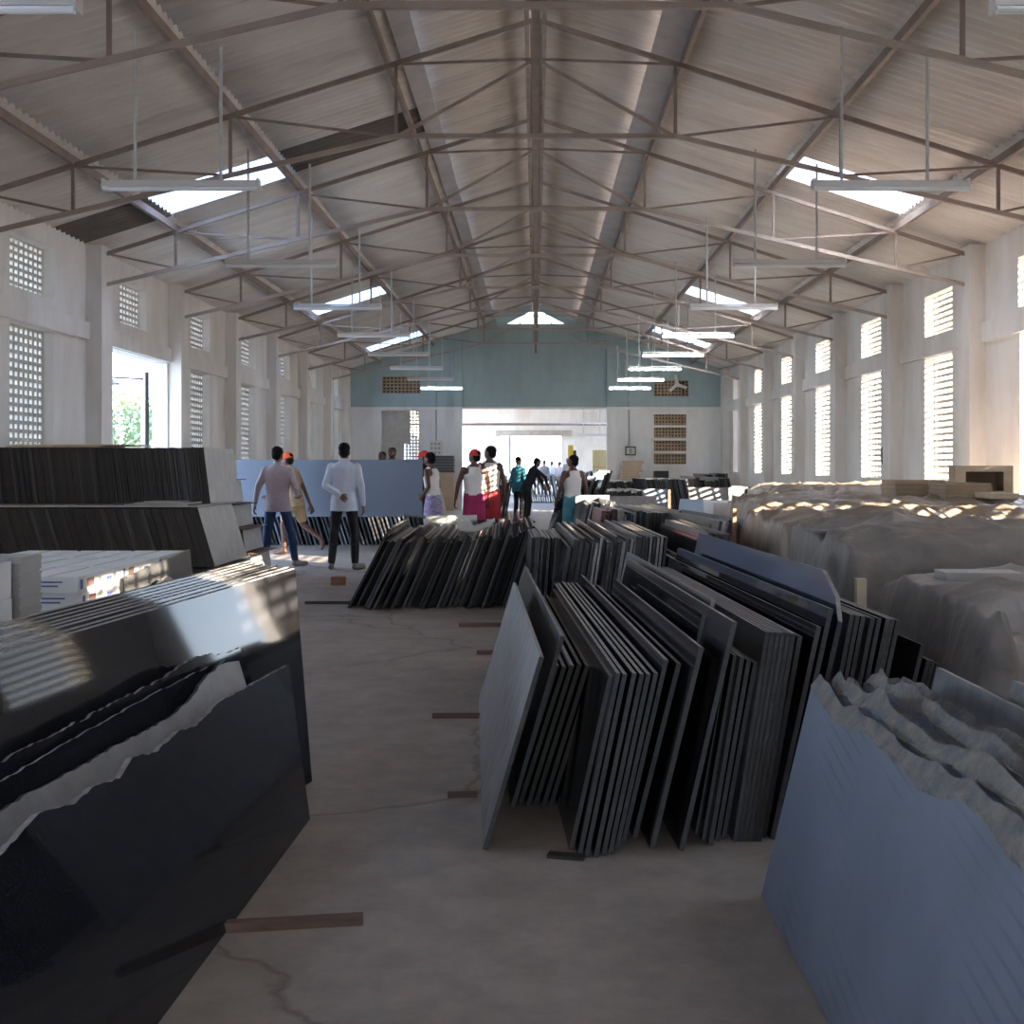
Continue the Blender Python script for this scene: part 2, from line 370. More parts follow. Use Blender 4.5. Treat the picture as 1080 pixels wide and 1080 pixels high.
# wall behind the camera, with an unseen opening added to let daylight in
hE=[(-1.3,1.3,0,2.5)]
panel_mesh([-W-.25,W+.25,-1.3,1.3],[0,4.55,2.5],hE,.25,lambda u,v,t:(u,Y0-t,v)).add([(-W-.25,Y0,4.55),(W+.25,Y0,4.55),(0,Y0,6.5)],[(0,1,2)]).build('wall_front',M['wall'],kind='structure')

# roof of corrugated sheets -----------------------------------------------
sheet=mat('old_corrugated_sheet',(.6,.545,.495),.8,col2=(.76,.715,.67),scale=1.3,bump=.1,bscale=30,detail=9,stretch=(.6,2.2,1))
M['sheet_mid']=mat('brown_corrugated_sheet',(.44,.38,.325),.8,col2=(.6,.535,.47),scale=1.3,bump=.1,bscale=30,detail=9,stretch=(.6,2.2,1))  # browner, darker sheet tone for the row under the ridge
M['sheet_dark']=mat('dark_corrugated_sheet',(.15,.125,.105),.8,var=.2,scale=3)
M['skylight']=mat('translucent_roof_sheet',(.93,.95,.97),.5,transl=.85)
ROWS=[(0.,1.62,.16),(1.32,3.42,.0),(3.28,5.12,-.03),(4.98,6.75,-.06)]
SW=1.05; PITCH=.15; SUB=8
def sheet_cell(mb,s,row,ya,yb,mi):
    x0,x1,dz=row; nseg=int(round((yb-ya)/PITCH*SUB)); vs=[]
    xs=[x0+(x1-x0)*i/3 for i in range(4)]
    for j in range(nseg+1):
        y=ya+(yb-ya)*j/nseg; w=.022*math.sin(2*math.pi*y/PITCH)
        for x in xs: vs.append((s*x,y,zroof(x)+dz+w))
    for j in range(nseg+1):
        y=ya+(yb-ya)*j/nseg; w=.022*math.sin(2*math.pi*y/PITCH)+.012
        for x in xs: vs.append((s*x,y,zroof(x)+dz+w))
    o=(nseg+1)*4
    fs=[(j*4+i,j*4+i+1,(j+1)*4+i+1,(j+1)*4+i) for j in range(nseg) for i in range(3)]
    fs+=[(o+j*4+i,o+(j+1)*4+i,o+(j+1)*4+i+1,o+j*4+i+1) for j in range(nseg) for i in range(3)]
    for i in (0,3): fs+=[(j*4+i,(j+1)*4+i,o+(j+1)*4+i,o+j*4+i) for j in range(nseg)]
    for j in (0,nseg): fs+=[(j*4+i,j*4+i+1,o+j*4+i+1,o+j*4+i) for i in range(3)]
    mb.add(vs,fs,mi)
ncell=int((YF+.5-Y0)/SW)+1
YS0=14.5-SW*math.ceil((14.5-Y0)/SW)
SKY={(-1,2,14.5),(1,2,14.5),(-1,2,25.0),(1,2,25.0),(-1,2,33.4),(1,2,32.35),(-1,2,4.0),(1,2,4.0),(1,2,-3.35),(-1,2,-3.35)}
DARK={(-1,3,14.5),(-1,1,14.5)}
sky_cells=[]
for s in (-1,1):
    mb=MB()
    for ri,row in enumerate(ROWS):
        c=0
        while True:
            ya=YS0+SW*c; c+=1
            if ya>YF+.3: break
            key=None
            for (ss,rr,yy) in SKY:
                if ss==s and rr==ri and abs(yy-ya)<.3: key=1
            dk=any(ss==s and rr==ri and abs(yy-ya)<.3 for (ss,rr,yy) in DARK)
            if key: sky_cells.append((s,row,ya,ya+SW)); continue
            sheet_cell(mb,s,row,ya,ya+SW,1 if dk else (2 if ri==0 else 0))
    mb.build('ceiling_left' if s<0 else 'ceiling_right',[sheet,M['sheet_dark'],M['sheet_mid']],kind='structure',smooth=True)
for (s,row,ya,yb) in sky_cells:
    nw+=1; mb=MB(); sheet_cell(mb,s,row,ya,yb,0); mb.build(f'window_{nw}',M['skylight'],kind='structure',smooth=True)
# ridge cap and the plain bands where the middle sheets lap over
n+=1; MB().add([(-.3,Y0,zroof(.3)+.24),(0,Y0,6.74),(.3,Y0,zroof(.3)+.24),(-.3,YF+.5,zroof(.3)+.24),(0,YF+.5,6.74),(.3,YF+.5,zroof(.3)+.24)],[(0,1,4,3),(1,2,5,4)]).build(f'trim_{n}',sheet,kind='structure')
M['band']=mat('grey_flashing',(.42,.4,.39),.7,var=.15,scale=3)
for s,xa,xb in ((-1,1.28,1.5),(1,1.28,1.6)):
    n+=1; mb=MB(); mb.add([(s*xa,Y0,zroof(xa)-.07),(s*xb,Y0,zroof(xb)-.06),(s*xb,YF,zroof(xb)-.06),(s*xa,YF,zroof(xa)-.07),
        (s*xa,Y0,zroof(xa)-.055),(s*xb,Y0,zroof(xb)-.045),(s*xb,YF,zroof(xb)-.045),(s*xa,YF,zroof(xa)-.055)],
        [(0,1,2,3),(7,6,5,4),(0,4,5,1),(1,5,6,2),(2,6,7,3),(3,7,4,0)])
    mb.build(f'trim_{n}',M['band'],kind='structure')
# purlins
pnames={.1:'ridge',1.5:'upper',3.3:'middle',5.0:'lower'}
for s in (-1,1):
    for x,nm in pnames.items():
        z=zroof(x)-.11-(.03 if x>3 else 0)-(.04 if x>4 else 0)+(.06 if x<1 else 0)-(.03 if x==1.5 else 0)
        xx=x+.13 if x==1.5 else x
        mb=MB().box(s*xx-.025,s*xx+.025,Y0+.1,YF-.02,z-.05,z+.04)
        mb.build('purlin',M['steel'],label=f'rusty steel purlin along the {"left" if s<0 else "right"} roof slope, {nm} line',cat='roof beam',group='roof purlins')
# trusses
def make_truss():
    root=empty('roof_truss',(0,0,0))
    tag(root,None,'roof truss','roof trusses over the hall')
    zt=lambda x: zroof(x)-.24
    zc=lambda x: 5.0-(x-1.51)*(1.06/4.49)
    for s in (-1,1):
        MB().bar((s*6.0,0,zt(6.0)),(0,0,zt(0)),.04,.05).build('top_chord',M['steel'],root)
        MB().bar((s*6.0,0,zc(6.0)),(s*1.51,0,5.0),.04,.05).bar((s*1.51,0.03,5.0),(0,0.03,zt(0)-.42),.035,.035).build('bottom_chord',M['steel_pale'],root)
        for x in (1.51,3.3,5.0):
            MB().bar((s*x,0,zt(x)),(s*x,0,zc(x)),.034).build('web_post',M['steel'],root)
        for a,b in ((5.95,5.0),(5.0,3.3),(3.3,1.51)):
            MB().bar((s*a,.02,zt(a)),(s*b,.02,zc(b)),.026).build('web_diagonal',M['steel'],root)
        MB().bar((s*1.51,.02,zt(1.51)),(s*.05,.02,zt(0)-.42),.026).build('web_diagonal',M['steel'],root)
    MB().bar((-1.51,0,5.0),(1.51,0,5.0),.05,.05).build('collar_tie',M['steel_pale'],root)
    MB().bar((-.04,0,5.0),(-.04,0,zt(0)),.035).bar((.05,0,5.0),(.05,0,zt(0)),.035).build('king_post',M['steel'],root)
    return root
tr=make_truss()
for i,d in enumerate(TR):
    o=tr if i==0 else copy_tree(tr)
    o.location=(0,d,0); o['label']=f'rust-brown steel roof truss, {nth(i+1)} one from the camera end'
# long ridge tie along the collar centres
MB().box(-.035,.035,5.3,YF,5.03,5.09).build('ridge_tie',M['steel'],label='brown steel tie running along the hall under the ridge',cat='roof beam')
# tube lights
def make_light():
    root=empty('tube_light'); tag(root,None,'lamp')
    MB().box(-.61,.61,.03,.055,.06,.08).box(-.61,-.592,-.03,.055,0,.08).box(.592,.61,-.03,.055,0,.08).build('fixture_frame',M['housing'],root)
    MB().box(-.6,.6,-.03,.0,.02,.046).build('ballast_housing',M['housing'],root)
    MB().tube((-.6,-.02,0.0),(.6,-.02,0.0),.019).build('tube',M['tube_off'],root)
    for x in (-.37,.3): MB().tube((x,.04,.07),(x,.04,1.28 if x<0 else 1.12),.013).build('suspension_pipe',M['pipe'],root)
    return root
t0=make_light()
nu={'left':0,'right':0}
first=True
for s,nm in ((-1,'left'),(1,'right')):
    for i,d in enumerate(TR):
        o=t0 if first else copy_tree(t0); first=False
        o.location=(s*2.76,d+.05,3.58+.012*i); o.rotation_euler=(0,0,0)
        if s<0:
            for c in o.children:
                if c.name.startswith('suspension'): pass
        lit=(s>0 and i>=4) or (s<0 and i==8)
        if lit:
            for c in o.children:
                if c.name.startswith('tube'):
                    c.data=c.data.copy(); c.data.materials[0]=M['tube_on']
        o['label']=f'{"glowing" if lit else "unlit"} white tube light on pipes, {nth(i+1)} of the {nm} row from the camera'
        o['group']=f'tube lights along the {nm} side'
# ------------------------------------------------------------------ slabs
rs=random.Random(11)
def slab_obj(x,y,L,H,T=.019,lean=0.,yaw=0.,face='dark',edge='edge',top=None,z=0.,name='granite_slab',label=None,cat='stone slab',group=None,back=None,topm='edge_top',cham=0.):
    """slab on its long edge: near base corner at (x,y), length L away from the camera, left face at local x=0"""
    prof=top or [(L,H),(0,H)]
    poly=[(0,0),(L,0)]+list(prof); k=len(poly)
    vs=[(0,a,b) for a,b in poly]+[(T,a,b) for a,b in poly]
    mb=MB(); mb.add(vs,[tuple(range(k-1,-1,-1))],0); 
    o=0
    mb.f.append(tuple(range(k,2*k))); mb.m.append(2)
    for i in range(k): mb.f.append((i,(i+1)%k,k+(i+1)%k,k+i)); mb.m.append(3 if 2<=i<=k-2 else 1)
    if cham:
        mb=MB(); lo=[(p,q-(cham if 2<=i else 0)) for i,(p,q) in enumerate(poly)]
        mb.add([(0,p,q) for p,q in poly]+[(T-cham,p,q) for p,q in poly]+[(T,p,q) for p,q in lo],[tuple(range(k-1,-1,-1))],0)
        mb.f.append(tuple(range(2*k,3*k))); mb.m.append(2)
        for b in (0,k):
            for i in range(k): mb.f.append((b+i,b+(i+1)%k,b+k+(i+1)%k,b+k+i)); mb.m.append(3 if 2<=i<=k-2 else 1)
    dz=T*math.sin(lean) if lean>0 else 0
    return mb.build(name,[M[face],M[edge],M[back or face],M[topm]],loc=(x,y,z+dz),rot=(0,lean,yaw),label=label,cat=cat,group=group)
def slab_px(bx,by,tx,ty,L,yaw=0.,**k):
    d=floor_d(by); x=(bx-PX)/F*d; p=at(tx,ty,d)
    lean=math.atan2(p.x-x,p.z); H=p.z/math.cos(lean)
    return slab_obj(x,d,L,H,lean=lean,yaw=yaw,**k)
def jag(L,pts,amp,n,seed):
    """jagged profile from far (y=L) to near (y=0) through pts [(y,z)...] given far first"""
    r=random.Random(seed); out=[]
    for (a,b),(c,d) in zip(pts[:-1],pts[1:]):
        m=max(1,int(n*abs(a-c)/L))
        for i in range(m):
            t=i/m; out.append((a+(c-a)*t, b+(d-b)*t+(r.uniform(-amp,amp) if i else 0)))
    out.append(pts[-1]); return out

# --- the leaning row in the middle of the floor ------------------------------
Y3=R(3.2)
mid=[]   # (args, face, edge, remark)
slab_px(509,897,569,694,2.7,Y3,face='light',edge='edge',T=.018,back='honed',name='granite_slab',
    label='pale grey slab facing the aisle, first of the leaning middle row',group='slabs of the leaning middle row')
GR='slabs of the leaning middle row'
d=4.8
slab_obj(-.105,4.8,3.3,.75,.018,R(16.3),Y3,'honed','edge',label='tall grey slab just behind the pale one, its top edge bright',group=GR)
cnt=2
def midslab(*a,what='dark polished slab',**k):
    global cnt
    cnt+=1
    slab_px(*a,k.pop('L'),k.pop('yaw',Y3),label=f'{what}, {nth(cnt)} of the leaning middle row counted from the aisle',group=GR,**k)
for i in range(7):
    midslab(538+i*8.2,851-(i%2)*2,585+i*8.1,703+rs.uniform(-2,2),L=2.5+rs.uniform(-.1,.15),face='dark',edge='edge_dark',what='short dark slab')
C1=[(600,897,642,714,3.0),(609,903,650,711,3.2),(616,904,657,712,3.25),(626,905,667,711,3.3),(634,903,675,712,3.3),(641,901,682,712,3.3),(648,897,690,711,3.3),
    (655,890,701,697,3.4)]
for a in C1: midslab(*a[:4],L=a[4],face='dark',edge='edge',T=.017)
midslab(667,884,714,701,L=2.9,face='dark',edge='edge')
midslab(676,868,724,690,L=2.4,face='black',edge='edge')
midslab(685,896,738,684,L=2.55,face='dark',edge='edge',what='bright edged slab')
midslab(693,860,741,650,L=2.3,face='black',edge='edge')
midslab(702,842,751,633,L=2.7,face='honed',edge='edge_light',what='tall hazy grey slab')
midslab(716,898,773,657,L=2.9,face='dark',edge='edge',what='tall polished slab')
for i,a in enumerate([(733,880,768,696),(740,887,774,692),(747,892,781,694),(754,888,788,697),(761,884,795,700),(767,880,801,703)]):
    midslab(*a,L=2.1,face='dark',edge='edge',T=.017,what='low thin slab')
for i in range(6):
    midslab(773+i*4.2+(.9*i),888,808+i*4.6+.9*i,667.5+i*.3,L=2.85,face='honed',edge='edge',T=.016,what='slab of the tight pack')
midslab(803,884,842,672,L=2.9,face='black',edge='edge',what='polished slab closing the tight pack')
midslab(812,886,862,662,L=3.2,face='black',edge='edge',what='black slab')
midslab(821,884,875,643,L=3.25,face='black',edge='edge',what='wide black slab mirroring the windows')
# the big blue one with the clipped corner
L=3.0
slab_obj(1.02,4.55,L,1.02,.02,R(13.2),Y3,'navy','edge',top=[(L,1.02),(.34,1.02),(.1,.93),(0,.84)],label='big deep blue polished slab with a clipped near corner, tallest of the middle row',group=GR)
GR2='slabs leaning right of the big blue slab'
cnt=0
def rightslab(bx,by,tx,ty,L,**k):
    global cnt
    cnt+=1
    slab_px(bx,by,tx,ty,L,R(2.),label=f'dark slab, {nth(cnt)} to the right of the big blue slab before the tarp',group=GR2,**k)
rightslab(851,852,889,694,1.2,face='dark',edge='edge')
for i,a in enumerate([(858,853,897,649),(864,853,903,650),(870,853,909,651),(878,853,919,653),(885,853,926,653),(892,853,935,653),(898,853,940,654),(904,853,946,655)]):
    rightslab(*a,1.75,face='honed' if i%3==0 else 'dark',edge='edge',T=.018)
for i,a in enumerate([(930,850,972,681),(937,850,978,697),(943,850,983,698),(949,850,988,701)]):
    rightslab(*a,1.2,face='dark',edge='edge',T=.018)

# --- grey sawn pack at the lower right --------------------------------------
gm_=mat('blue_grey_sawn_granite',(.19,.22,.28),.75,var=.1,scale=3,bump=.25,bscale=170,detail=10)
nt=gm_.node_tree; N=nt.nodes; Lk=nt.links; b=N['Principled BSDF']
tc=N.new('ShaderNodeTexCoord'); mp=N.new('ShaderNodeMapping'); mp.inputs['Rotation'].default_value=(R(-10),0,0); Lk.new(tc.outputs['Object'],mp.inputs[0])
wv=N.new('ShaderNodeTexWave'); wv.bands_direction='Z'; wv.inputs['Scale'].default_value=7; wv.inputs['Distortion'].default_value=.4; Lk.new(mp.outputs[0],wv.inputs[0])
nz=N.new('ShaderNodeTexNoise'); nz.inputs['Scale'].default_value=1.6; Lk.new(tc.outputs['Object'],nz.inputs[0])
rp=N.new('ShaderNodeValToRGB'); rp.color_ramp.elements[0].position=.0; rp.color_ramp.elements[0].color=(.82,.82,.82,1); rp.color_ramp.elements[1].position=.25; rp.color_ramp.elements[1].color=(1,1,1,1); Lk.new(wv.outputs[0],rp.inputs[0])
r6=N.new('ShaderNodeValToRGB'); r6.color_ramp.elements[0].position=.45; r6.color_ramp.elements[1].position=.6; Lk.new(nz.outputs[0],r6.inputs[0])
bs=[l.from_socket for l in nt.links if l.to_socket==b.inputs['Base Color']][0]
mx=N.new('ShaderNodeMixRGB'); mx.blend_type='MULTIPLY'; Lk.new(r6.outputs[0],mx.inputs[0]); Lk.new(bs,mx.inputs[1]); Lk.new(rp.outputs[0],mx.inputs[2]); Lk.new(mx.outputs[0],b.inputs['Base Color'])
M['grey_sawn']=gm_
def rough_slab(x,y,L,H,T,lean,yaw,seed,label,group,face='grey_sawn',drop=0.):
    """thick slab whose top edge is broken, lumpy stone"""
    mb=MB(); n=150; rows=[]
    for i in range(n+1):
        a=L*i/n; q=Vector((a*3.1,seed*7.3,0))
        h=H-drop*(a/L)+.03*noise.noise(q)+.017*noise.noise(q*2.6)+.005*noise.noise(q*8)
        big=.03*max(0,noise.noise(Vector((a*4.5,seed*3.1,5))))
        e=.004*noise.noise(q*6)
        zl=h-.026+.02*noise.noise(Vector((a*4,seed,9)))+.008*noise.noise(Vector((a*13,seed,3))); zr=h-.05+.03*noise.noise(Vector((a*5,seed+4,19)))
        rows.append([(0,a,0),(0,a,zl-.01),(-.003+e,a,zl),(T*.12,a,h-.016+.3*big),(T*.5,a,h+.014+1.3*big),(T*.88,a,h-.02+.2*big),(T+e,a,zr),(T,a,zr-.02),(T,a,0)])
    vs=[p for r in rows for p in r]; m=9
    mb.add(vs,[])
    for i in range(n):
        for j in range(m):
            jj=(j+1)%m
            mb.f.append((i*m+j,i*m+jj,(i+1)*m+jj,(i+1)*m+j)); mb.m.append(0 if j in (0,7,8) else 1)
    mb.f.append(tuple(range(m))); mb.m.append(0); mb.f.append(tuple(range(n*m+m-1,n*m-1,-1))); mb.m.append(0)
    return mb.build('rough_topped_slab',[M[face],M['rustline']],loc=(x,y,T*math.sin(lean)),rot=(0,lean,yaw),label=label,cat='stone slab',group=group)
GG='rough topped grey slabs in the lower right corner'
words=['front blue-grey sawn slab facing the aisle with broken stone along its top']+[f'rough topped grey slab, {nth(i)} behind the front one in the lower right pack' for i in range(2,7)]
xx=.772
for i,T in enumerate((.036,.04,.034,.04,.034,.036)):
    L=2.75
    rough_slab(xx, 3.80-L-[0,.02,-.06,.0,-.1,-.03][i], L, .735+[0,.03,-.005,.028,-.01,.01][i], T, R(13.5), R(.4), i+1, words[i], GG)
    xx+=T+.021
for i,(x,y,L,H,la,fa) in enumerate([(1.262,1.9,2.1,.75,'smooth grey slab leaning behind the rough topped pack','sawn'),(1.33,1.75,1.8,.79,'smooth grey slab under the tarp edge, behind the rough pack','sawn'),(1.36,1.7,1.7,.80,'last smooth grey slab against the tarp','honed')]):
    slab_obj(x,y,L,H,.025,R(12.5),R(.4),fa,'edge',label=la,group='smooth grey slabs behind the rough pack')

# --- black slabs in the lower left corner -------------------------------------
GB='black slabs leaning at the left front'
def left_slab(x_far,y_far,L,H,T,lean,yaw,top=None,face='black',edge='edge_light',label=None,name='granite_slab',back=None):
    """right face at local x=T; (x_far,y_far) is the far base corner of the right face"""
    cx=math.cos(yaw); sx=math.sin(yaw)
    # origin (left face, near end)
    ox=x_far+L*sx-T*cx*math.cos(lean); oy=y_far-L*cx-T*sx
    return slab_obj(ox,oy,L,H,T,lean,yaw,back or 'honed',edge,top,label=label,group=GB,name=name,back=face)
def left_plane(xf,yf,yaw,lean,pts,L,T,label,face='black',edge='edge_light',topm='edge_light',jamp=0.,seed=0,back='honed',prof=None,cham=0.):
    global LAST
    """slab leaning left; right face through (xf,yf) on the floor; the outline of its upper edge is measured at pts (far -> near)"""
    l,y=R(lean),R(yaw); n=Vector((math.cos(l)*math.cos(y),-math.cos(l)*math.sin(y),math.sin(l)))
    B=Vector((xf,yf,0)); C=Vector((0,0,CAMZ)); al=Vector((math.sin(y),math.cos(y),0)); given=prof; prof=list(prof or [])
    r=random.Random(seed)
    for i,(px,py) in enumerate(pts or []):
        v=Vector(((px-PX)/F,1,(PY-py)/F)); P=C+v*((B-C).dot(n)/v.dot(n)); q=P-B
        prof.append((L+q.dot(al),P.z/math.cos(l)))
    LAST=list(prof); out=[]
    for p,q in zip(prof[:-1],prof[1:]):
        m=max(1,int(abs(p[0]-q[0])/.022)) if jamp else 1
        for i in range(m):
            t=i/m; out.append((p[0]+(q[0]-p[0])*t,p[1]+(q[1]-p[1])*t+(r.uniform(-jamp,jamp) if i else 0)))
    out.append(prof[-1])
    slope=(prof[-2][1]-prof[-1][1])/max(.05,prof[-2][0]-prof[-1][0]); e=max(-.03,min(.03,slope))
    out.append((0,prof[-1][1]-e*prof[-1][0]))
    ox=xf-L*math.sin(y)-T*math.cos(y)*math.cos(l); oy=yf-L*math.cos(y)+T*math.sin(y)*math.cos(l)
    return slab_obj(ox,oy,L,1,T,-l,-y,back,edge,out,label=label,group=GB,back=face,topm=topm,cham=cham)
p0=None
for i in range(8):
    la='long black polished slab, front of the left pack, mirroring a bright doorway' if i==0 else f'long black slab, {nth(i+1)} from the front of the left pack'
    e=[0,.03,-.05,.06,0,.07,.05,.1][i]
    q=left_plane(-1.02-.035*i,5.19+e*.5,12.5,15,[(311,600),(0,690)] if i==0 else None,3.6,.022,la,prof=None if i==0 else [(a+e*.5,h+.0045*i+rs.uniform(-.002,.002)) for a,h in p0],cham=.006)
    if i==0: p0=LAST
left_plane(-.995,4.75,12.5,14.8,[(253,683.5),(240,690),(217,691),(205,696),(189,704),(176,715),(157,724),(0,806)],2.9,.016,'broken black remnant with a jagged top lying on the front of the left pack',edge='rough',topm='rough',jamp=.006,seed=3)
left_plane(-.975,4.55,12.5,14.6,[(238,697),(233,701),(220,704),(190,719),(157,736),(100,768),(0,826)],2.9,.014,'second broken black remnant behind the pale broken piece',edge='edge_light',topm='edge_light',jamp=.003,seed=4)
left_plane(-.955,4.45,12.5,14.3,[(252,698),(233,702),(217,716),(201,739),(176,760),(126,786),(79,814),(31,837),(0,858)],2.9,.016,'pale sawn broken piece with a jagged top between two black slabs',face='light',edge='edge',topm='edge_dark',jamp=.004,seed=5)
left_plane(-.92,4.64,1.9,13,[(305,702),(231,742),(220,754),(205,768),(189,772),(164,795),(140,800),(126,823),(101,830),(79,850),(57,855),(41,860),(0,905)],3.1,.02,'low black polished slab with a broken top, nearest on the left',edge='rough',topm='rough',jamp=.003,seed=6)

# --- second leaning row, farther up the aisle ---------------------------------
GS='slabs of the second leaning row'
n2=58; topj=[rs.uniform(-5,3) for _ in range(n2)]
for i in range(n2):
    t=i/(n2-1); bx=366+t*172+rs.uniform(-.5,.5); by=641-2*t+rs.uniform(-3,3)
    lean=27.5-10*t
    ty=572-4*t+topj[i]-(16 if i in (46,47,50) else 0)-(9 if i>51 else 0)-(12 if i in (0,1,12) else 0)
    d=floor_d(by); z=CAMZ-(ty-PY)/F*d; xt=(bx-PX)/F*d+z*math.tan(R(lean))
    tx=PX+xt/d*F
    fc=['dark','honed','black','dark','dark'][rs.randrange(5)]
    slab_px(bx,by,tx,ty,2.5+rs.uniform(-.3,.6),R(1.5),face='beige' if i in(0,12) else fc,edge=['edge_dark','edge_dark','blackedge','edge_dark','edge'][rs.randrange(5)],back='dark',T=.024,topm=['edge_top','edge_top','edge_dark','beige'][rs.randrange(4)],
       label=f'dark leaning slab, {nth(i+1)} from the aisle end of the second row',group=GS)

# --- upright packs right behind the middle row ----------------------------------
def pack(d,x0,n,pitch,H,L,lean,yaw,faces,edges,anchor,group,jit=.02,T=.018,what='dark slab',djit=.06,topm='edge_top'):
    for i in range(n):
        T=pitch*rs.uniform(.6,.9); h=H+rs.uniform(-jit,jit)*1.5; x=x0+pitch*i
        slab_obj(x,d+rs.uniform(-djit,djit),L+rs.uniform(-.1,.1),h,T,R(lean),R(yaw),faces[rs.randrange(len(faces))],edges[rs.randrange(len(edges))],topm=topm,
           label=f'{what}, {nth(i+1)} from the left in {anchor}',group=group)
pack(10.2,-.09,9,.03,.80,1.4,4,2,['honed','beige','dark'],['edge','edge_dark'],'the short brownish pack beside the second row','short pack beside the second row',what='small slab',jit=.008)
pack(9.5,.13,4,.05,.80,2.8,10,2,['dark','honed'],['edge'],'the first upright pack behind the middle row','first upright pack behind the middle row',jit=.03)
pack(9.5,.345,12,.032,.835,3.0,9,2,['honed','dark'],['edge_light','edge'],'the second upright pack behind the middle row','second upright pack behind the middle row',jit=.02)
pack(9.45,.745,9,.03,.855,2.7,6,2,['dark','honed','black'],['edge','edge_light'],'the third upright pack, its tops catching light','third upright pack behind the middle row',jit=.006,djit=.01)
pack(8.9,1.02,2,.06,.72,1.2,8,2,['dark'],['edge'],'the pair beside the third upright pack','pair beside the third upright pack')
pack(8.8,1.0+.14,7,.032,.90,2.3,10,2,['honed','dark'],['edge'],'the fourth upright pack left of the tarps','fourth upright pack behind the middle row',jit=.03,djit=.02)
pack(10.4,1.42,8,.04,.93,2.6,13,6,['sawn','honed','beige'],['edge','edge_light'],'the grey pack against the far tarp','grey pack against the far tarp',what='grey slab',jit=.03,djit=.2)
pack(12.4,.62,3,.06,.93,1.2,6,2,['maroon'],['maroon'],'the maroon trio behind the upright packs','maroon slabs behind the upright packs',what='maroon slab',jit=.05)
pack(12.3,.80,6,.035,.93,1.6,6,2,['bluegrey','navy','cream'],['edge_light','edge_dark'],'the coloured samples','coloured slabs beside the maroon trio',what='thin pale or blue slab',jit=.03)
pack(12.4,1.02,14,.035,.94,2.4,5,2,['beige','honed','dark'],['edge_dark','edge'],'the beige topped pack behind the fourth pack','beige topped pack',what='beige edged slab',jit=.012)
# far ones
pack(16.5,.55,12,.035,.93,2.6,14,2,['dark','honed'],['edge_light','edge'],'the pack under the turquoise wrap man','pack in front of the man in turquoise',jit=.02)
pack(20.,.27,14,.05,1.22,2.2,17,2,['black','dark'],['edge','edge_dark'],'the dark A-shaped pile in mid hall','dark pile in the middle of the far hall',what='tall dark slab',jit=.12,djit=.3)
pack(31.,-1.5,12,.06,1.0,2.2,10,2,['black','dark'],['edge_dark'],'the dark pile in front of the far opening','dark pile before the far opening',what='black slab',jit=.1)
pack(23.4,1.45,20,.05,.92,2.4,-14,2,['sawn','honed'],['edge','edge_dark'],'the nearer long row in the right far hall','nearer long row in the far right hall',what='grey slab',jit=.02)
pack(30.,1.75,26,.055,1.02,2.4,-14,2,['honed','dark'],['edge','edge_dark'],'the farther long row in the right far hall','farther long row in the far right hall',what='grey slab',jit=.02)
pack(26.,2.72,20,.05,1.13,2.4,-12,2,['bluegrey','dark'],['edge_dark','edge'],'the tall row under the far right window','tall row under the far right window',jit=.01)
pack(27.,3.9,16,.055,1.1,2.4,-8,2,['dark','honed'],['edge_dark'],'the dark row nearest the far right wall','dark row by the far right wall',jit=.04)
pack(33.,4.6,18,.06,1.05,2.,-5,2,['black','honed'],['edge_dark'],'the dark pile in the far right corner','dark pile in the far right corner',jit=.1)
# grey slabs facing the camera among the rows
def facing(x0,x1,y,H,tilt,face,label,T=.03,group=None):
    w=x1-x0; mb=MB().box(0,w,0,T,0,H)
    mb.build('granite_slab',M[face],loc=(x0,y,T*math.sin(R(abs(tilt))) if tilt>0 else 0.0),rot=(R(-tilt),0,0),label=label,cat='stone slab',group=group)
facing(2.72,3.42,20.,1.06,10,'sawn','pale grey slab facing the camera in front of the far right rows')
facing(1.95,2.42,20.6,1.03,14,'bluegrey','light grey slab leaning beside the orange stick in the far rows')
pack(20.,3.46,5,.05,1.05,1.5,12,2,['dark'],['edge_dark'],'the dark few beside the pale facing slab','dark few beside the pale facing slab')
slab_obj(2.2,14.6,.8,1.0,.03,R(10),R(30),'bluegrey','edge_light',label='small blue-grey slab standing before the white wrapped stack',topm='edge_light',name='granite_slab')
facing(.62,1.15,17.6,.98,8,'sawn','dark grey slab right of the man in turquoise',group=None)
facing(1.2,1.95,18.2,.95,8,'sawn','wide grey slab behind the maroon trio')

# --- slabs behind the carried slab, sky reflection put into their blue colours ---------------------------------
for i in range(44):
    t=i/43; x=-5.2+t*3.35
    slab_obj(x,20.4+rs.uniform(-.05,.05),2.2,.98+rs.uniform(-.05,.04),.03,R(-17+rs.uniform(-1.2,1.2)*.3),R(0),['navy','bluegrey','dark'][rs.randrange(3)],['edge','edge_dark','bluegrey'][rs.randrange(3)],
        label=f'blue-black slab, {nth(i+1)} from the left in the row behind the carried slab',group='slabs behind the carried slab',back=['bluegrey','navy'][i%2])
slab_obj(-1.6,20.,1.5,1.35,.05,R(-14),R(0),'honed','edge_dark',back='beige',label='grey slab leaning toward the far pilaster behind the man in the checked wrap')

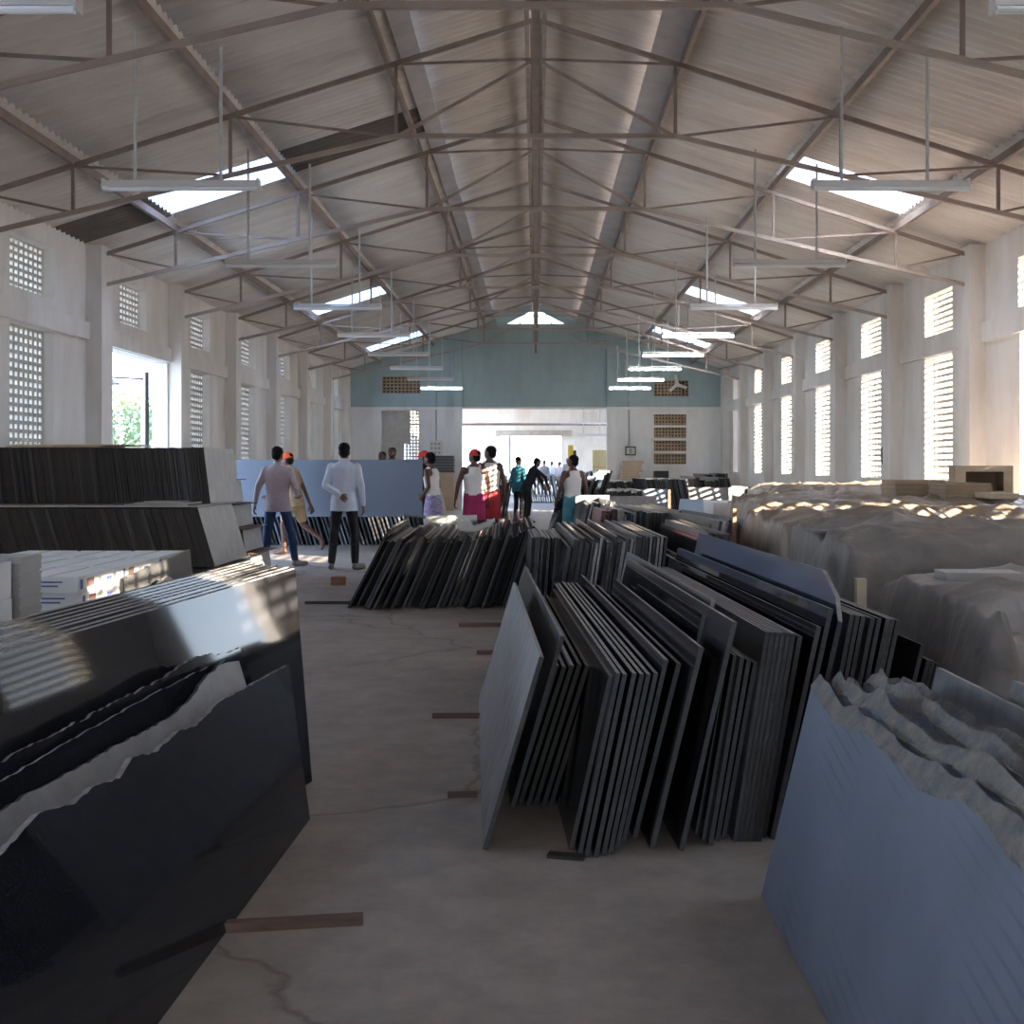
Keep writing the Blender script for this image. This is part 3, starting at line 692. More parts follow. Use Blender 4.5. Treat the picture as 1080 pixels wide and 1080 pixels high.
# --- tall tile stacks by the left wall ---------------------------------------
def tier(y,L,xr,z,H,lean,n,pitch,label_tier,group,T=.024,drop=0.):
    for i in range(n):
        h=H-(.0 if i<1 else rs.uniform(0,.006))
        T2=pitch-.001-(rs.uniform(0,.004))
        ln=R(lean)
        # right face base corner at xr for i=0
        x=xr-pitch*i-T2*math.cos(ln)
        slab_obj(x,y+rs.uniform(-.012,.012),L,h,T2,ln,0,'tile_grey' if i==0 else 'honed',['edge_dark','edge_dark','edge_dark','edge_dark','edge_dark','edge','blackedge','blackedge'][rs.randrange(8)] ,z=z,
           back='tile_pale' if i==0 else 'honed',name='stone_tile',label=f'{"pale end" if i==0 else "dark edged"} tile, {nth(i+1)} from the right end of {label_tier}',cat='stone tile',group=group)
tier(12.5,1.2,-3.575,1.02,.62,-7,76,.0315,'the upper tier by the left wall','tiles of the upper tier by the left wall')
tier(12.1,1.35,-3.41,.36,.645,-16.5,74,.034,'the middle tier by the left wall','tiles of the middle tier by the left wall')
tier(12.1,1.45,-3.3,.0,.34,-12,22,.034,'the lowest tier by the left wall','tiles of the lowest tier by the left wall')
MB().box(-6.,-4.2,12.12,13.6,.0,.352).build('stacking_plinth',M['wood_red'],label='low timber bearer under the left tile tiers',cat='timber')
MB().box(-6.1,-3.61,12.14,13.7,.995,1.015).build('tile_sheet',M['tile_pale'],label='pale flat sheet between the upper and middle tile tiers',cat='stone sheet')
for i,(a,b,c,dz) in enumerate([(-4.4,-3.72,12.16,.0),(-4.3,-3.66,12.18,.014),(-4.2,-3.8,12.19,.028)]):
    MB().box(a,b,c,c+.3,.1016*10+dz,.1029*10+dz).build('flat_tile',M['tile_pale'],label=f'thin pale tile lying on the ledge of the left stack, {nth(i+1)} from the bottom',cat='stone tile',group='thin tiles on the left ledge')
for i,(a,b,dz) in enumerate([(-6.1,-5.05,0),(-6.1,-4.75,.018)]):
    MB().box(a+.25,b+.25,12.55+.1*i,13.3,1.642+dz,1.658+dz).build('plywood_board',M['wood_pale'],label=['sunlit board on top of the upper tile tier','second thin board lying over the first on the upper tile tier'][i],cat='board',group='boards on the upper tile tier')
for k,(xr,z) in enumerate([(-3.63,0),(-3.76,.315),(-3.9,.63),(-4.05,.945)]):
    tier(14.7+.04*k,.95,xr,z,.285,-8,14,.036,f'the {["bottom","second","third","top"][k]} step of the stepped pile',f'tiles of the stepped pile, step {["one","two","three","four"][k]}')
    MB().box(xr-.55,xr+.06,14.66+.04*k,15.7,z+.297,z+.308).build('spacer_board',M['wood_red'],label=f'thin dark spacer board over the {["bottom","second","third","top"][k]} step of the stepped tile pile',cat='board',group='spacer boards of the stepped pile')
tier(13.95,.6,-3.42,0,.3,-18,5,.036,'the small sunlit floor pile','small sunlit pile at the foot of the tiers')

# slab carried by the workers
MB().box(0,3.07,0,.03,0,.94).build('carried_slab',M['bluegrey'],loc=(-4.94,18.75,.59),rot=(R(-2),0,0),label='large pale blue-grey slab carried upright across the hall by workers',cat='stone slab')
# ------------------------------------------------------------------ tarps and goods on the right
tp=mat('dusty_tarpaulin',(.27,.24,.215),.5,col2=(.17,.152,.138),scale=3.2,bump=.6,bscale=12,detail=9,spec=.55)
M['tarp']=tp
M['tarp_brown']=mat('dusty_clear_brown_sheet',(.34,.27,.205),.4,col2=(.22,.17,.13),scale=3,bump=.6,bscale=11,detail=8,spec=.6)
def tarp(x0,x1,y0,y1,ztop,zbot,seed,label,m='tarp',flare=.22,sag=.05,slope=0.,n=(150,120),valley=None,name='tarpaulin',flat=None):
    nx,ny=n; vs=[]
    cx,cy=(x0+x1)/2,(y0+y1)/2; hx,hy=(x1-x0)/2,(y1-y0)/2
    Rr=.72
    def P(u,v):
        r=max(abs(u),abs(v))
        if r<=Rr: a,b,f=u/Rr,v/Rr,0.
        else: a,b,f=u/r,v/r,(r-Rr)/(1-Rr)
        x=cx+a*hx; y=cy+b*hy
        q=Vector((x*1.1,y*1.1,seed*9.1))
        top=ztop+slope*(x-x0)+sag*(noise.noise(q)*1.2+.6*noise.noise(q*2.3))+.02*(1-abs(noise.noise(q*3.1)))**5*2+.012*noise.noise(q*6)
        rid=(1-abs(noise.noise(Vector((x*1.6+.5*y,y*2.6,seed)))))**3*sag*1.1
        z=top+rid-.0
        edge=max(abs(a),abs(b)); z-=.05*max(0,edge-.86)/.14
        if valley: z-=valley(x,y)
        if flat:
            w=math.exp(-(math.hypot(x-flat[0],y-flat[1])/flat[2])**4); z=z*(1-w)+flat[3]*w
        if f>0:
            z=z+(zbot-z)*(f**1.15)
            d=Vector((a if abs(a)>=abs(b)-1e-6 else 0,b if abs(b)>=abs(a)-1e-6 else 0,0)).normalized()
            per=(x*3.3 if abs(b)>=abs(a) else y*3.3)
            fold=math.sin(per*2.1+2.2*noise.noise(Vector((per*.4,seed,0))))*.055*f+noise.noise(Vector((per*.8,f*2,seed)))*.09*f+.02*f*noise.noise(Vector((per*2.5,f*1.5,seed)))
            k=flare*f+fold
            x+=d.x*k; y+=d.y*k
        return (x,y,z)
    for j in range(ny+1):
        for i in range(nx+1): vs.append(P(-1+2*i/nx,-1+2*j/ny))
    fs=[(j*(nx+1)+i,j*(nx+1)+i+1,(j+1)*(nx+1)+i+1,(j+1)*(nx+1)+i) for j in range(ny) for i in range(nx)]
    MB().add(vs,fs).build(name,M[m],smooth=True,label=label,cat='tarpaulin',group=None)
    return lambda x,y: P(Rr*(x-cx)/hx,Rr*(y-cy)/hy)[2]
vall=lambda x,y: .30*math.exp(-((y-4.75-.35*(x-2.3))/.22)**2)*(1 if x>1.9 else .0)*min(1,max(0,(x-1.75)/.5))
near_top=tarp(1.86,4.6,4.55,6.05,.865,.12,1,'grey dusty tarpaulin over the nearest stack, with a deep sag and a tile on it',valley=vall,flat=(2.2,5.6,.42,.885),sag=.055,flare=.18)
tarp(1.84,4.7,6.62,8.15,.98,.1,2,'grey tarpaulin over the second stack, behind the tile carrying one',sag=.09,flare=.12)
tarp(1.9,5.0,8.72,10.3,1.02,.1,3,'brown tarpaulin with sunlit ridges over the third stack from the front',m='tarp_brown',sag=.07,flare=.14)
tarp(2.2,5.2,10.8,13.0,1.04,.0,4,'brown tarpaulin over the fourth stack, in front of the crates',m='tarp_brown',sag=.06,flare=.12)
tarp(2.9,5.3,13.6,15.6,1.12,.0,5,'farthest pale brown tarpaulin below the right wall windows',m='tarp_brown',sag=.05,flare=.1)
# what the tarps cover shows at two ends
MB().box(2.2,2.55,14.1,15.0,0,.98).build('wrapped_stack',M['carton'],label='white wrapped stack standing at the left end of the far tarp',cat='stack')
# wooden wedges beside the tarps
for i,(px,py,d,h,lab) in enumerate([(909,640,5.9,.16,'light timber stick standing between the nearest tarp and the dark slabs'),(877,590,8.2,.1,'short timber peg beside the second tarp'),(775,555,10.,.17,'timber stick standing by the brown sheet and grey pack'),(706,530,16.,.2,'orange timber stick standing among the far slabs')]):
    p=at(px,py,d); w=.025 if i==0 else .016; MB().box(p.x-w,p.x+w,d,d+2*w,0,p.z+h*.9).build('timber_stick',M['wood_pale'] if i==0 else M['wood'],label=lab,cat='timber')
# tile on the near tarp
p=at(1032,609,5.6); MB().box(-.185,.185,-.1,.1,0,.04).build('stone_tile',[M['tile_grey']],loc=(p.x,5.6,near_top(p.x,5.6)+.001),rot=(0,0,R(-4)),label='pale stone tile lying on the nearest tarpaulin',cat='stone tile')
for i,(px,py,d,w,lab) in enumerate([(868,562,7.4,.2,'thin tile lying at the left end of the second tarpaulin'),(976,563,7.3,.14,'dark flat scrap lying on the second tarpaulin')]):
    p=at(px,py,d); MB().box(-w/2,w/2,-.1,.1,0,.018).build('stone_scrap',M['sawn' if i==0 else 'dark'],loc=(p.x,d,p.z),rot=(0,R(2),R(12*i)),label=lab,cat='stone tile')
# crates
cr=empty('wooden_crate',at(1038,524,11.3),R(-8),'open pale wooden crate with a dark inside, lying on its side on the tarps','crate')
MB().box(-.27,.27,-.02,.0,0,.06).box(-.27,.27,-.02,0,.25,.31).box(-.27,-.18,-.02,0,.06,.25).box(.18,.27,-.02,0,.06,.25).build('front_frame',M['wood_pale'],cr)
MB().box(-.25,.25,.002,.4,.29,.31).box(-.25,.25,.002,.4,.0,.02).box(-.25,-.23,.002,.4,.02,.29).box(.23,.25,.002,.4,.02,.29).box(-.25,.25,.4,.42,0,.31).build('crate_body',M['card'],cr)
for i,(x0,x1,y0,y1,d,nn,lab) in enumerate([(998,1046,509,528,11.0,5,'board stack under the open crate'),(945,996,506,526,11.6,4,'board stack left of the open crate'),(1046,1075,520,526,10.6,1,'thin pale board right of the open crate')]):
    a=at(x0,y1,d); b=at(x1,y0,d); h=(b.z-a.z)/nn
    g=[None,'brown boards under the crate','brown boards left of the crate'][0]
    for k in range(nn):
        MB().box(0,b.x-a.x,0,.5,0,h-.004).build('wooden_board',M['card'] if i<2 else M['wood_pale'],loc=(a.x+.006*(k%2),d+.01*(k%3),a.z+h*k),label=(f'brown board, {nth(k+1)} from the bottom of the {lab}' if nn>1 else lab),cat='board',group=lab if nn>1 else None)
# ------------------------------------------------------------------ cartons at the left
bp=MB()
for k in range(5): bp.box(-3.4,-2.2,5.52+.42*k,5.62+.42*k,0,.56)
bp.box(-3.4,-2.2,5.52,7.3,.56,.585); bp.build('timber_platform',M['wood_red'],label='timber platform under the white cartons',cat='platform')
def carton(w,l,h):
    r=empty('tile_carton'); tag(r,None,'carton')
    MB().box(-w,0,0,l,0,h).build('carton_body',M['carton'],r)
    mb=MB()
    for j,(a,b) in enumerate(((.25,.75),(.32,.62))): mb.box(-w*b,-w*a,-.0012,-.0002,h*(.62-.25*j),h*(.72-.25*j))
    mb.build('front_print',M['print'],r)
    MB().box(.0002,.0012,l*.2,l*.36,h*.25,h*.78).build('picture_label',M['photo'],r)
    MB().box(.0002,.0012,l*.04,l*.1,h*.2,h*.8).box(.0002,.0012,l*.66,l*.8,h*.35,h*.6).build('side_print',M['print'],r)
    MB().box(-w*.52,-w*.48,.02,l-.02,h,h+.0015).build('top_tape',M['card'],r)
    return r
ct=carton(.31,.52,.079); first=True
for row in range(3):
    for c in range(3):
        for k in range(4):
            if row==0 and c==2 and k==3: continue
            o=ct if first else copy_tree(ct); first=False
            o.location=(-2.205-.345*c+(.03 if (row,c,k)==(0,0,1) else 0)+rs.uniform(-.006,.006),5.5+.575*row+rs.uniform(-.01,.01),.586+.081*k)
            o.rotation_euler=(0,0,R(rs.uniform(-.8,.8)))
            o['label']=f'white tile carton, {["front","middle","far"][row]} row, {["aisle","centre","wall"][c]} column, {nth(k+1)} layer from the platform'
            o['group']='white tile cartons on the platform'
# small speckled offcut leaning on the cartons
slab_obj(-2.1,6.0,1.0,.86,.02,R(-5),R(-2),'honed','edge',top=[(1.0,.93),(0,.86)],back='honed',label='small speckled offcut leaning on the white cartons in patterned sunlight',name='stone_offcut')
slab_obj(-2.0,5.95,.52,.82,.02,R(-6),R(-2),'black','edge_dark',top=[(.52,.80),(.4,.83),(.25,.80),(0,.77)],back='black',label='broken black offcut in front of the speckled offcut',name='stone_offcut')
# bigger cartons and a flat tile pile at the left edge
MB().box(-2.95,-2.3,4.55,5.03,0,.70).build('timber_platform',M['wood_red'],label='timber block under the large cartons at the left edge',cat='platform')
for k in range(2):
    r=empty('large_carton',(-2.31,4.78,.702+.162*k),R(1.0*k),f'large white carton with red mark at the left edge, {["lower","upper"][k]} one','carton','large cartons at the left edge')
    MB().box(-.45,0,0,.24,0,.16).build('carton_body',M['carton'],r)
    mb=MB()
    for j in range(4): mb.box(-.14,-.03-.012*(j%2),-.0012,-.0002,.135-.016*j,.139-.016*j)
    mb.build('front_print',M['print_grey'],r); MB().box(-.04,-.022,-.0012,-.0002,.05,.062).build('red_mark',M['print_red'],r)
MB().box(-2.8,-2.32,4.79,5.01,1.027,1.04).build('flat_board',M['tile_grey'],label='flat board lying on the large cartons',cat='board')
for k in range(30):
    MB().box(0,.5,0,.22,0,.0105).build('stone_tile',M['tile_grey'],loc=(-2.79+rs.uniform(-.006,.006),5.05+rs.uniform(-.006,.006),.702+.0112*k),label=f'thin grey tile, {nth(k+1)} from the bottom of the flat pile behind the large cartons',cat='stone tile',group='flat tile pile behind the large cartons')
MB().box(-2.8,-2.29,5.05,5.27,0,.70).build('timber_platform',M['wood_red'],label='timber block under the flat tile pile',cat='platform')
# ------------------------------------------------------------------ timber on the floor
def stick(pa,pb,w,h,lab,m='wood_red'):
    a=at(pa[0],pa[1],floor_d(pa[1])); b=at(pb[0],pb[1],floor_d(pb[1]))
    MB().bar((a.x,a.y,h/2),(b.x,b.y,h/2),w,h).build('timber_batten',M[m],label=lab,cat='timber')
stick((170,986),(383,974),.035,.03,'red-brown timber batten under the nearest black slab')
stick((472,841),(503,840),.03,.022,'short batten end left of the pale slab, nearest the camera')
stick((456,757),(560,757),.035,.025,'long thin batten left of the pale slab, second from the camera')
stick((503,690),(560,690),.04,.03,'short batten left of the pale slab, third from the camera')
stick((484,661),(560,661),.05,.035,'timber batten lying left of the pale slab, farthest from the camera')
stick((322,637),(372,637),.04,.03,'dark batten on the floor beside the second row',m='rod')
p=at(357,617,13.7); MB().box(-.085,.085,-.06,.06,0,.1).build('timber_block',M['wood'],loc=(p.x,13.7,0),rot=(0,0,R(4)),label='brown timber block on the floor beyond the black slabs',cat='timber')
stick((578,903),(617,906),.05,.012,'dark strip on the floor under the middle row',m='rod')
# cloth, roll and rod on the second row
mb=MB(); pts=[at(457,545,13.6),at(480,548,13.6),at(500,546,13.6)]
mb.tube(at(449,549,12.7),at(503,548,12.75),.055,n=14)
mb.build('rolled_sheet',M['plastic'],smooth=True,label='rolled white plastic sheet on top of the second row',cat='sheet roll')
def ribbon(pts,w,label,name,m,seed):
    vs=[]; n=len(pts); mm=9
    for i,p in enumerate(pts):
        d=(pts[min(i+1,n-1)]-pts[max(i-1,0)]).normalized(); s=d.cross(Vector((0,0,1))); s=s.normalized() if s.length>1e-3 else Vector((0,1,0))
        for k in range(mm):
            t=k/(mm-1)*2-1
            vs.append(p+s*(w*t)+Vector((0,0,.03*noise.noise(Vector((i*.7,k*.5,seed)))+.035*(1-t*t))))
    fs=[(i*mm+k,i*mm+k+1,(i+1)*mm+k+1,(i+1)*mm+k) for i in range(n-1) for k in range(mm-1)]
    o=MB().add(vs,fs).build(name,M[m],smooth=True,label=label,cat='cloth')
    s=o.modifiers.new('thickness','SOLIDIFY'); s.thickness=.012; s2=o.modifiers.new('soft','SUBSURF'); s2.levels=1; s2.render_levels=1
def path(ps,n=8):
    out=[]
    for a,b in zip(ps[:-1],ps[1:]):
        for i in range(n): out.append(a+(b-a)*(i/n))
    out.append(ps[-1]); return out
ribbon(path([at(462,556,12.1),at(478,549,12.2),at(489,552,12.2),at(494,560,12.0),at(504,558,12.1),at(516,552,12.2),at(522,550,12.2)]),.09,'crumpled pale blue plastic strip draped over the second row','plastic_strip','plastic',2)
ribbon(path([at(490,548,12.5),at(494,555,12.3),at(498,563,12.1)]),.06,'folded white plastic end hanging from the roll on the second row','plastic_strip','plastic',5)
MB().tube(at(427,543,13.2),at(452,546,12.8),.014).build('iron_rod',M['rod'],label='dark iron rod sticking out left of the rolled sheet',cat='rod')
MB().tube(at(500,549,13),at(512,550,13),.014).build('iron_rod',M['rod'],label='dark iron rod right of the rolled sheet',cat='rod')
# ------------------------------------------------------------------ fittings
eb=empty('switch_box',(W-.0,19.9,1.45),0,'dark switch box with cables on the right wall between two windows','switch box')
MB().box(-.1,0,-.11,.11,0,.32).build('box_body',M['box_black'],eb); MB().box(-.13,-.1,-.06,.06,.1,.24).build('box_cover',M['box_grey'],eb)
MB().tube((-.03,0,.32),(-.03,.02,1.6),.012).tube((-.05,.03,0),(-.06,.05,-.35),.012).tube((-.05,-.03,0),(-.04,-.02,-.22),.012).build('cable',M['rod'],eb)
sb=empty('switchboard',(-3.2,YF,1.72),0,'pale switchboard with rows of switches on the far wall left of the opening','switch box')
MB().box(-.2,.2,-.05,0,0,.5).build('board',M['housing'],sb)
for i in range(3):
    for j in range(3): MB().box(-.14+.12*i-.03,-.14+.12*i+.03,-.065,-.05,.08+.14*j,.15+.14*j).build('switch',M['box_grey'],sb)
MB().tube((0,-.02,.5),(0,-.02,2.35),.02).build('conduit',M['box_grey'],sb)
sb=empty('wall_frame',(3.05,YF,1.75),0,'small dark framed notice box on the far wall right of the opening','notice')
MB().box(-.17,.17,-.05,0,0,.035).box(-.17,.17,-.05,0,.25,.285).box(-.17,-.135,-.05,0,.035,.25).box(.135,.17,-.05,0,.035,.25).build('frame',M['rod'],sb)
MB().box(-.135,.135,-.03,0,.035,.25).build('panel',M['housing'],sb); MB().box(-.05,.05,-.036,-.03,.08,.1).box(-.05,.05,-.036,-.03,.13,.15).box(-.05,.05,-.036,-.03,.18,.2).build('notice_lines',M['rod'],sb)
MB().tube((-.05,-.02,.285),(-.05,-.02,2.6),.025).build('conduit',M['box_grey'],sb)
fan=empty('wall_fan',(4.75,YF-.0,4.1),0,'white wall fan beside the brown vent on the far right wall','fan')
MB().bar((0,0,0),(-.25,-.35,-.1),.03).bar((0,0,0),(.0,0,-.4),.04).build('bracket',M['rod'],fan)
for k in range(3):
    a=R(100+120*k); MB().bar((-.25,-.4,-.1),(-.25+.32*math.cos(a),-.4,-.1+.32*math.sin(a)),.09,.012,up=Vector((.3,1,.2))).build('blade',M['housing'],fan)
MB().tube((-.25,-.35,-.1),(-.25,-.45,-.1),.07).build('hub',M['housing'],fan)
# goods along the far wall
for i in range(7): MB().box(0,.62-.03*(i%3),0,.4,0,.088).build('dark_board',M['card'],loc=(2.66+.03*(i%2)+.02*i,YF-.75,.93+.092*i),label=f'brown board, {nth(i+1)} from the bottom of the far wall stack right of the opening',cat='board',group='brown boards at the far wall')
MB().box(2.6,4.1,YF-.95,YF-.2,0,.92).build('far_counter',M['card'],label='brown counter along the far wall under the lattice window',cat='counter')
MB().box(3.75,4.2,YF-.7,YF-.35,.92,1.25).build('dark_crate',M['box_black'],label='small black crate on the counter under the brown lattice window',cat='crate')
for i in range(6): MB().box(0,.74-.03*(i%2),0,.4,0,.085).build('dark_board',M['honed'],loc=(-3.32+.02*(i%2),YF-.7,1.2+.089*i),label=f'dark grey slab, {nth(i+1)} from the bottom of the stack left of the far opening',cat='stone slab',group='dark slabs stacked left of the far opening')
MB().box(-3.4,-2.6,YF-.75,YF-.15,0,1.195).build('stand',M['card'],label='brown stand under the dark stack left of the far opening',cat='stand')
# far room furniture
cb=empty('electric_cabinet',(2.35,47.,0),0,'yellowish electric cabinet in the room beyond the opening','cabinet')
MB().box(0,.75,0,.5,0,2.05).build('body',M['buff'],cb)
for i,(x,z) in enumerate(((.62,1.55),(.62,1.2))): MB().box(x-.03,x+.05,-.02,0,z,z+.09).build('handle',M['box_black'],cb)
MB().box(.16,.36,-.012,0,1.08,1.2).build('notice_plate',M['box_black'],cb); MB().box(.02,.73,-.006,0,1.35,1.36).build('door_seam',M['box_black'],cb)
yc=empty('yellow_machine',(1.25,44.,0),0,'yellow upright machine column in the far opening','machine')
MB().box(0,.2,0,.3,0,2.2).build('column',M['yellow'],yc); MB().box(.2,.32,0,.3,1.3,2.0).build('control_box',M['box_black'],yc); MB().box(-.03,.23,-.02,.32,0,.12).build('base',M['box_black'],yc)
for i,(a,b,y,h) in enumerate(((-2.2,-.9,40.,1.1),(-.6,1.2,43.,1.05),(1.4,3.4,41.,1.2),(-1.8,1.6,52.,1.0))):
    k=int((b-a)/.09)
    for j in range(k):
        slab_obj(a+.09*j,y,1.8,h+rs.uniform(-.04,.04),.04,R(-10),0,['bluegrey','dark','black'][j%3],['edge_light','edge_dark'][j%2],label=f'dark slab, {nth(j+1)} from the left in the {["left","middle","right","rear"][i]} row beyond the far opening',group=f'{["left","middle","right","rear"][i]} row beyond the far opening')
rl=copy_tree(t0); rl.location=(2.3,46.,2.62)
rl['label']='lamp fixture on the rear room wall seen through the opening'; rl['group']='lamps in the rear room'
MB().tube((-W,48,3.15),(W,48,3.15),.05).build('ceiling_pipe',M['steel'],label='long brown pipe across the room beyond the opening',cat='pipe')
MB().box(-1.45,-1.3,YB+.3,YB+.45,0,2.95).build('gate_post',M['box_grey'],label='grey post standing in the far bright gateway',cat='post')
# ------------------------------------------------------------------ outside the left door
dr=empty('door_leaf',(-W-.3,19.0,0),R(0),'dark open door leaf outside the left doorway','door')
MB().box(-.06,0,-1.0,0,0,3.0).build('leaf_panel',M['box_black'],dr); MB().box(-.10,-.06,-.85,-.8,1.0,1.3).build('door_handle',M['pipe'],dr)
dr.rotation_euler=(0,0,R(203.6)); dr.location.x-=.05
ol=empty('outdoor_lamp',(-W-.25,18.6,2.75),0,'small lamp on a bracket beside the open left door','lamp')
MB().bar((-.0,0,.1),(-.5,-.1,.12),.03).build('bracket',M['box_black'],ol); MB().loft([((-.5,-.1,.1),.03,.03),((-.5,-.1,.02),.16,.16),((-.5,-.1,.0),.16,.16)]).build('lamp_shade',M['box_grey'],ol)
def tree(x,y,h,r,seed,label):
    t=empty('leafy_tree',(x,y,-.2),0,label,'tree','trees outside the left doorway')
    MB().tube((0,0,0),(0,0,h*.6),.14,.08).build('trunk',M['bark'],t)
    rr=random.Random(seed); mb=MB()
    for i in range(2600):
        u=Vector((rr.gauss(0,1),rr.gauss(0,1),rr.gauss(0,1))).normalized()*(r*rr.uniform(.35,1)**.6)
        c=Vector((0,0,h*.62))+Vector((u.x,u.y,u.z*.8)); a=Vector((rr.uniform(-1,1),rr.uniform(-1,1),rr.uniform(-1,1))).normalized(); b=a.cross(Vector((.3,.5,.8))).normalized()
        s=.11; mb.add([c-a*s,c+b*s*.5,c+a*s,c-b*s*.5],[(0,1,2,3)])
    mb.build('foliage',M['leaf'],t)
tree(-11.5,31.,3.9,1.7,1,'green tree outside seen through the left doorway')
tree(-14.5,33.,3.4,1.5,2,'second green tree outside, farther left in the doorway')

# unseen block added outside the right wall to keep low sun off the far wall
ob=empty('sun_blocker',(10.2,30.,-.21),0,'unseen brown block added outside to keep low sun off the far wall','sun blocker')
MB().box(0,5,0,20,0,5.9).build('blocker_body',mat('blocker_tan',(.55,.4,.24),.9,var=.2,scale=1.5),ob)
MB().box(-.3,5.3,-.3,20.3,5.9,6.05).build('blocker_top',M['card'],ob)

MB().box(-2.1,1.9,YB-.35,YB-.005,2.95,3.25).build('shutter_box',M['beige'],label='tan rolling shutter box above the far bright gateway',cat='shutter')
# ------------------------------------------------------------------ people
def remeshed(mb, voxel, mats, smooth_it=4):
    me=mb.mesh('tmp',mats); o=bpy.data.objects.new('tmp',me); COL.objects.link(o)
    r=o.modifiers.new('r','REMESH'); r.mode='VOXEL'; r.voxel_size=voxel; r.use_smooth_shade=True
    s=o.modifiers.new('s','SMOOTH'); s.iterations=smooth_it*2; s.factor=.5
    dg=bpy.context.evaluated_depsgraph_get(); dg.update()
    out=bpy.data.meshes.new_from_object(o.evaluated_get(dg)); bpy.data.objects.remove(o)
    out.materials.clear(); 
    for m in (mats if isinstance(mats,(list,tuple)) else [mats]): out.materials.append(m)
    for p in out.polygons: p.use_smooth=True; p.material_index=0
    return out
def hand_mb(mb, wrist, fwd, palm, side, curl=35):
    """fwd: along the forearm, palm: direction the palm faces, side: thumb side"""
    f=Vector(fwd).normalized(); p=Vector(palm); p=(p-f*p.dot(f)).normalized(); s=f.cross(p).normalized()
    if s.dot(Vector(side))<0: s=-s
    w=Vector(wrist)
    # palm: flattened loft
    def PT(q): return w+s*q.x+p*q.y+f*q.z
    mb.loft([((0,0,-.015),.024,.018),((0,0,.02),.034,.016),((0,0,.06),.041,.015),((0,0,.088),.04,.012)],12,0,PT)
    for i,(off,l) in enumerate(((.03,.068),(.0105,.077),(-.0095,.071),(-.029,.055))):
        a=Vector((off,0,.082)); ang=R(8); r=.0092
        for seg in range(3):
            ang+=R(curl)*(.55+.25*seg)
            ln=l*(.45,.32,.25)[seg]
            b=a+Vector((off*.05,math.sin(ang)*ln,math.cos(ang)*ln))
            mb.capsule(PT(a),r,PT(b),r*.9,8); a=b; r*=.9
    a=Vector((.03,.004,.02)); b=Vector((.058,.018,.052)); c=Vector((.062,.03,.083))
    mb.capsule(PT(a),.013,PT(b),.0105,8); mb.capsule(PT(b),.0105,PT(c),.009,8)
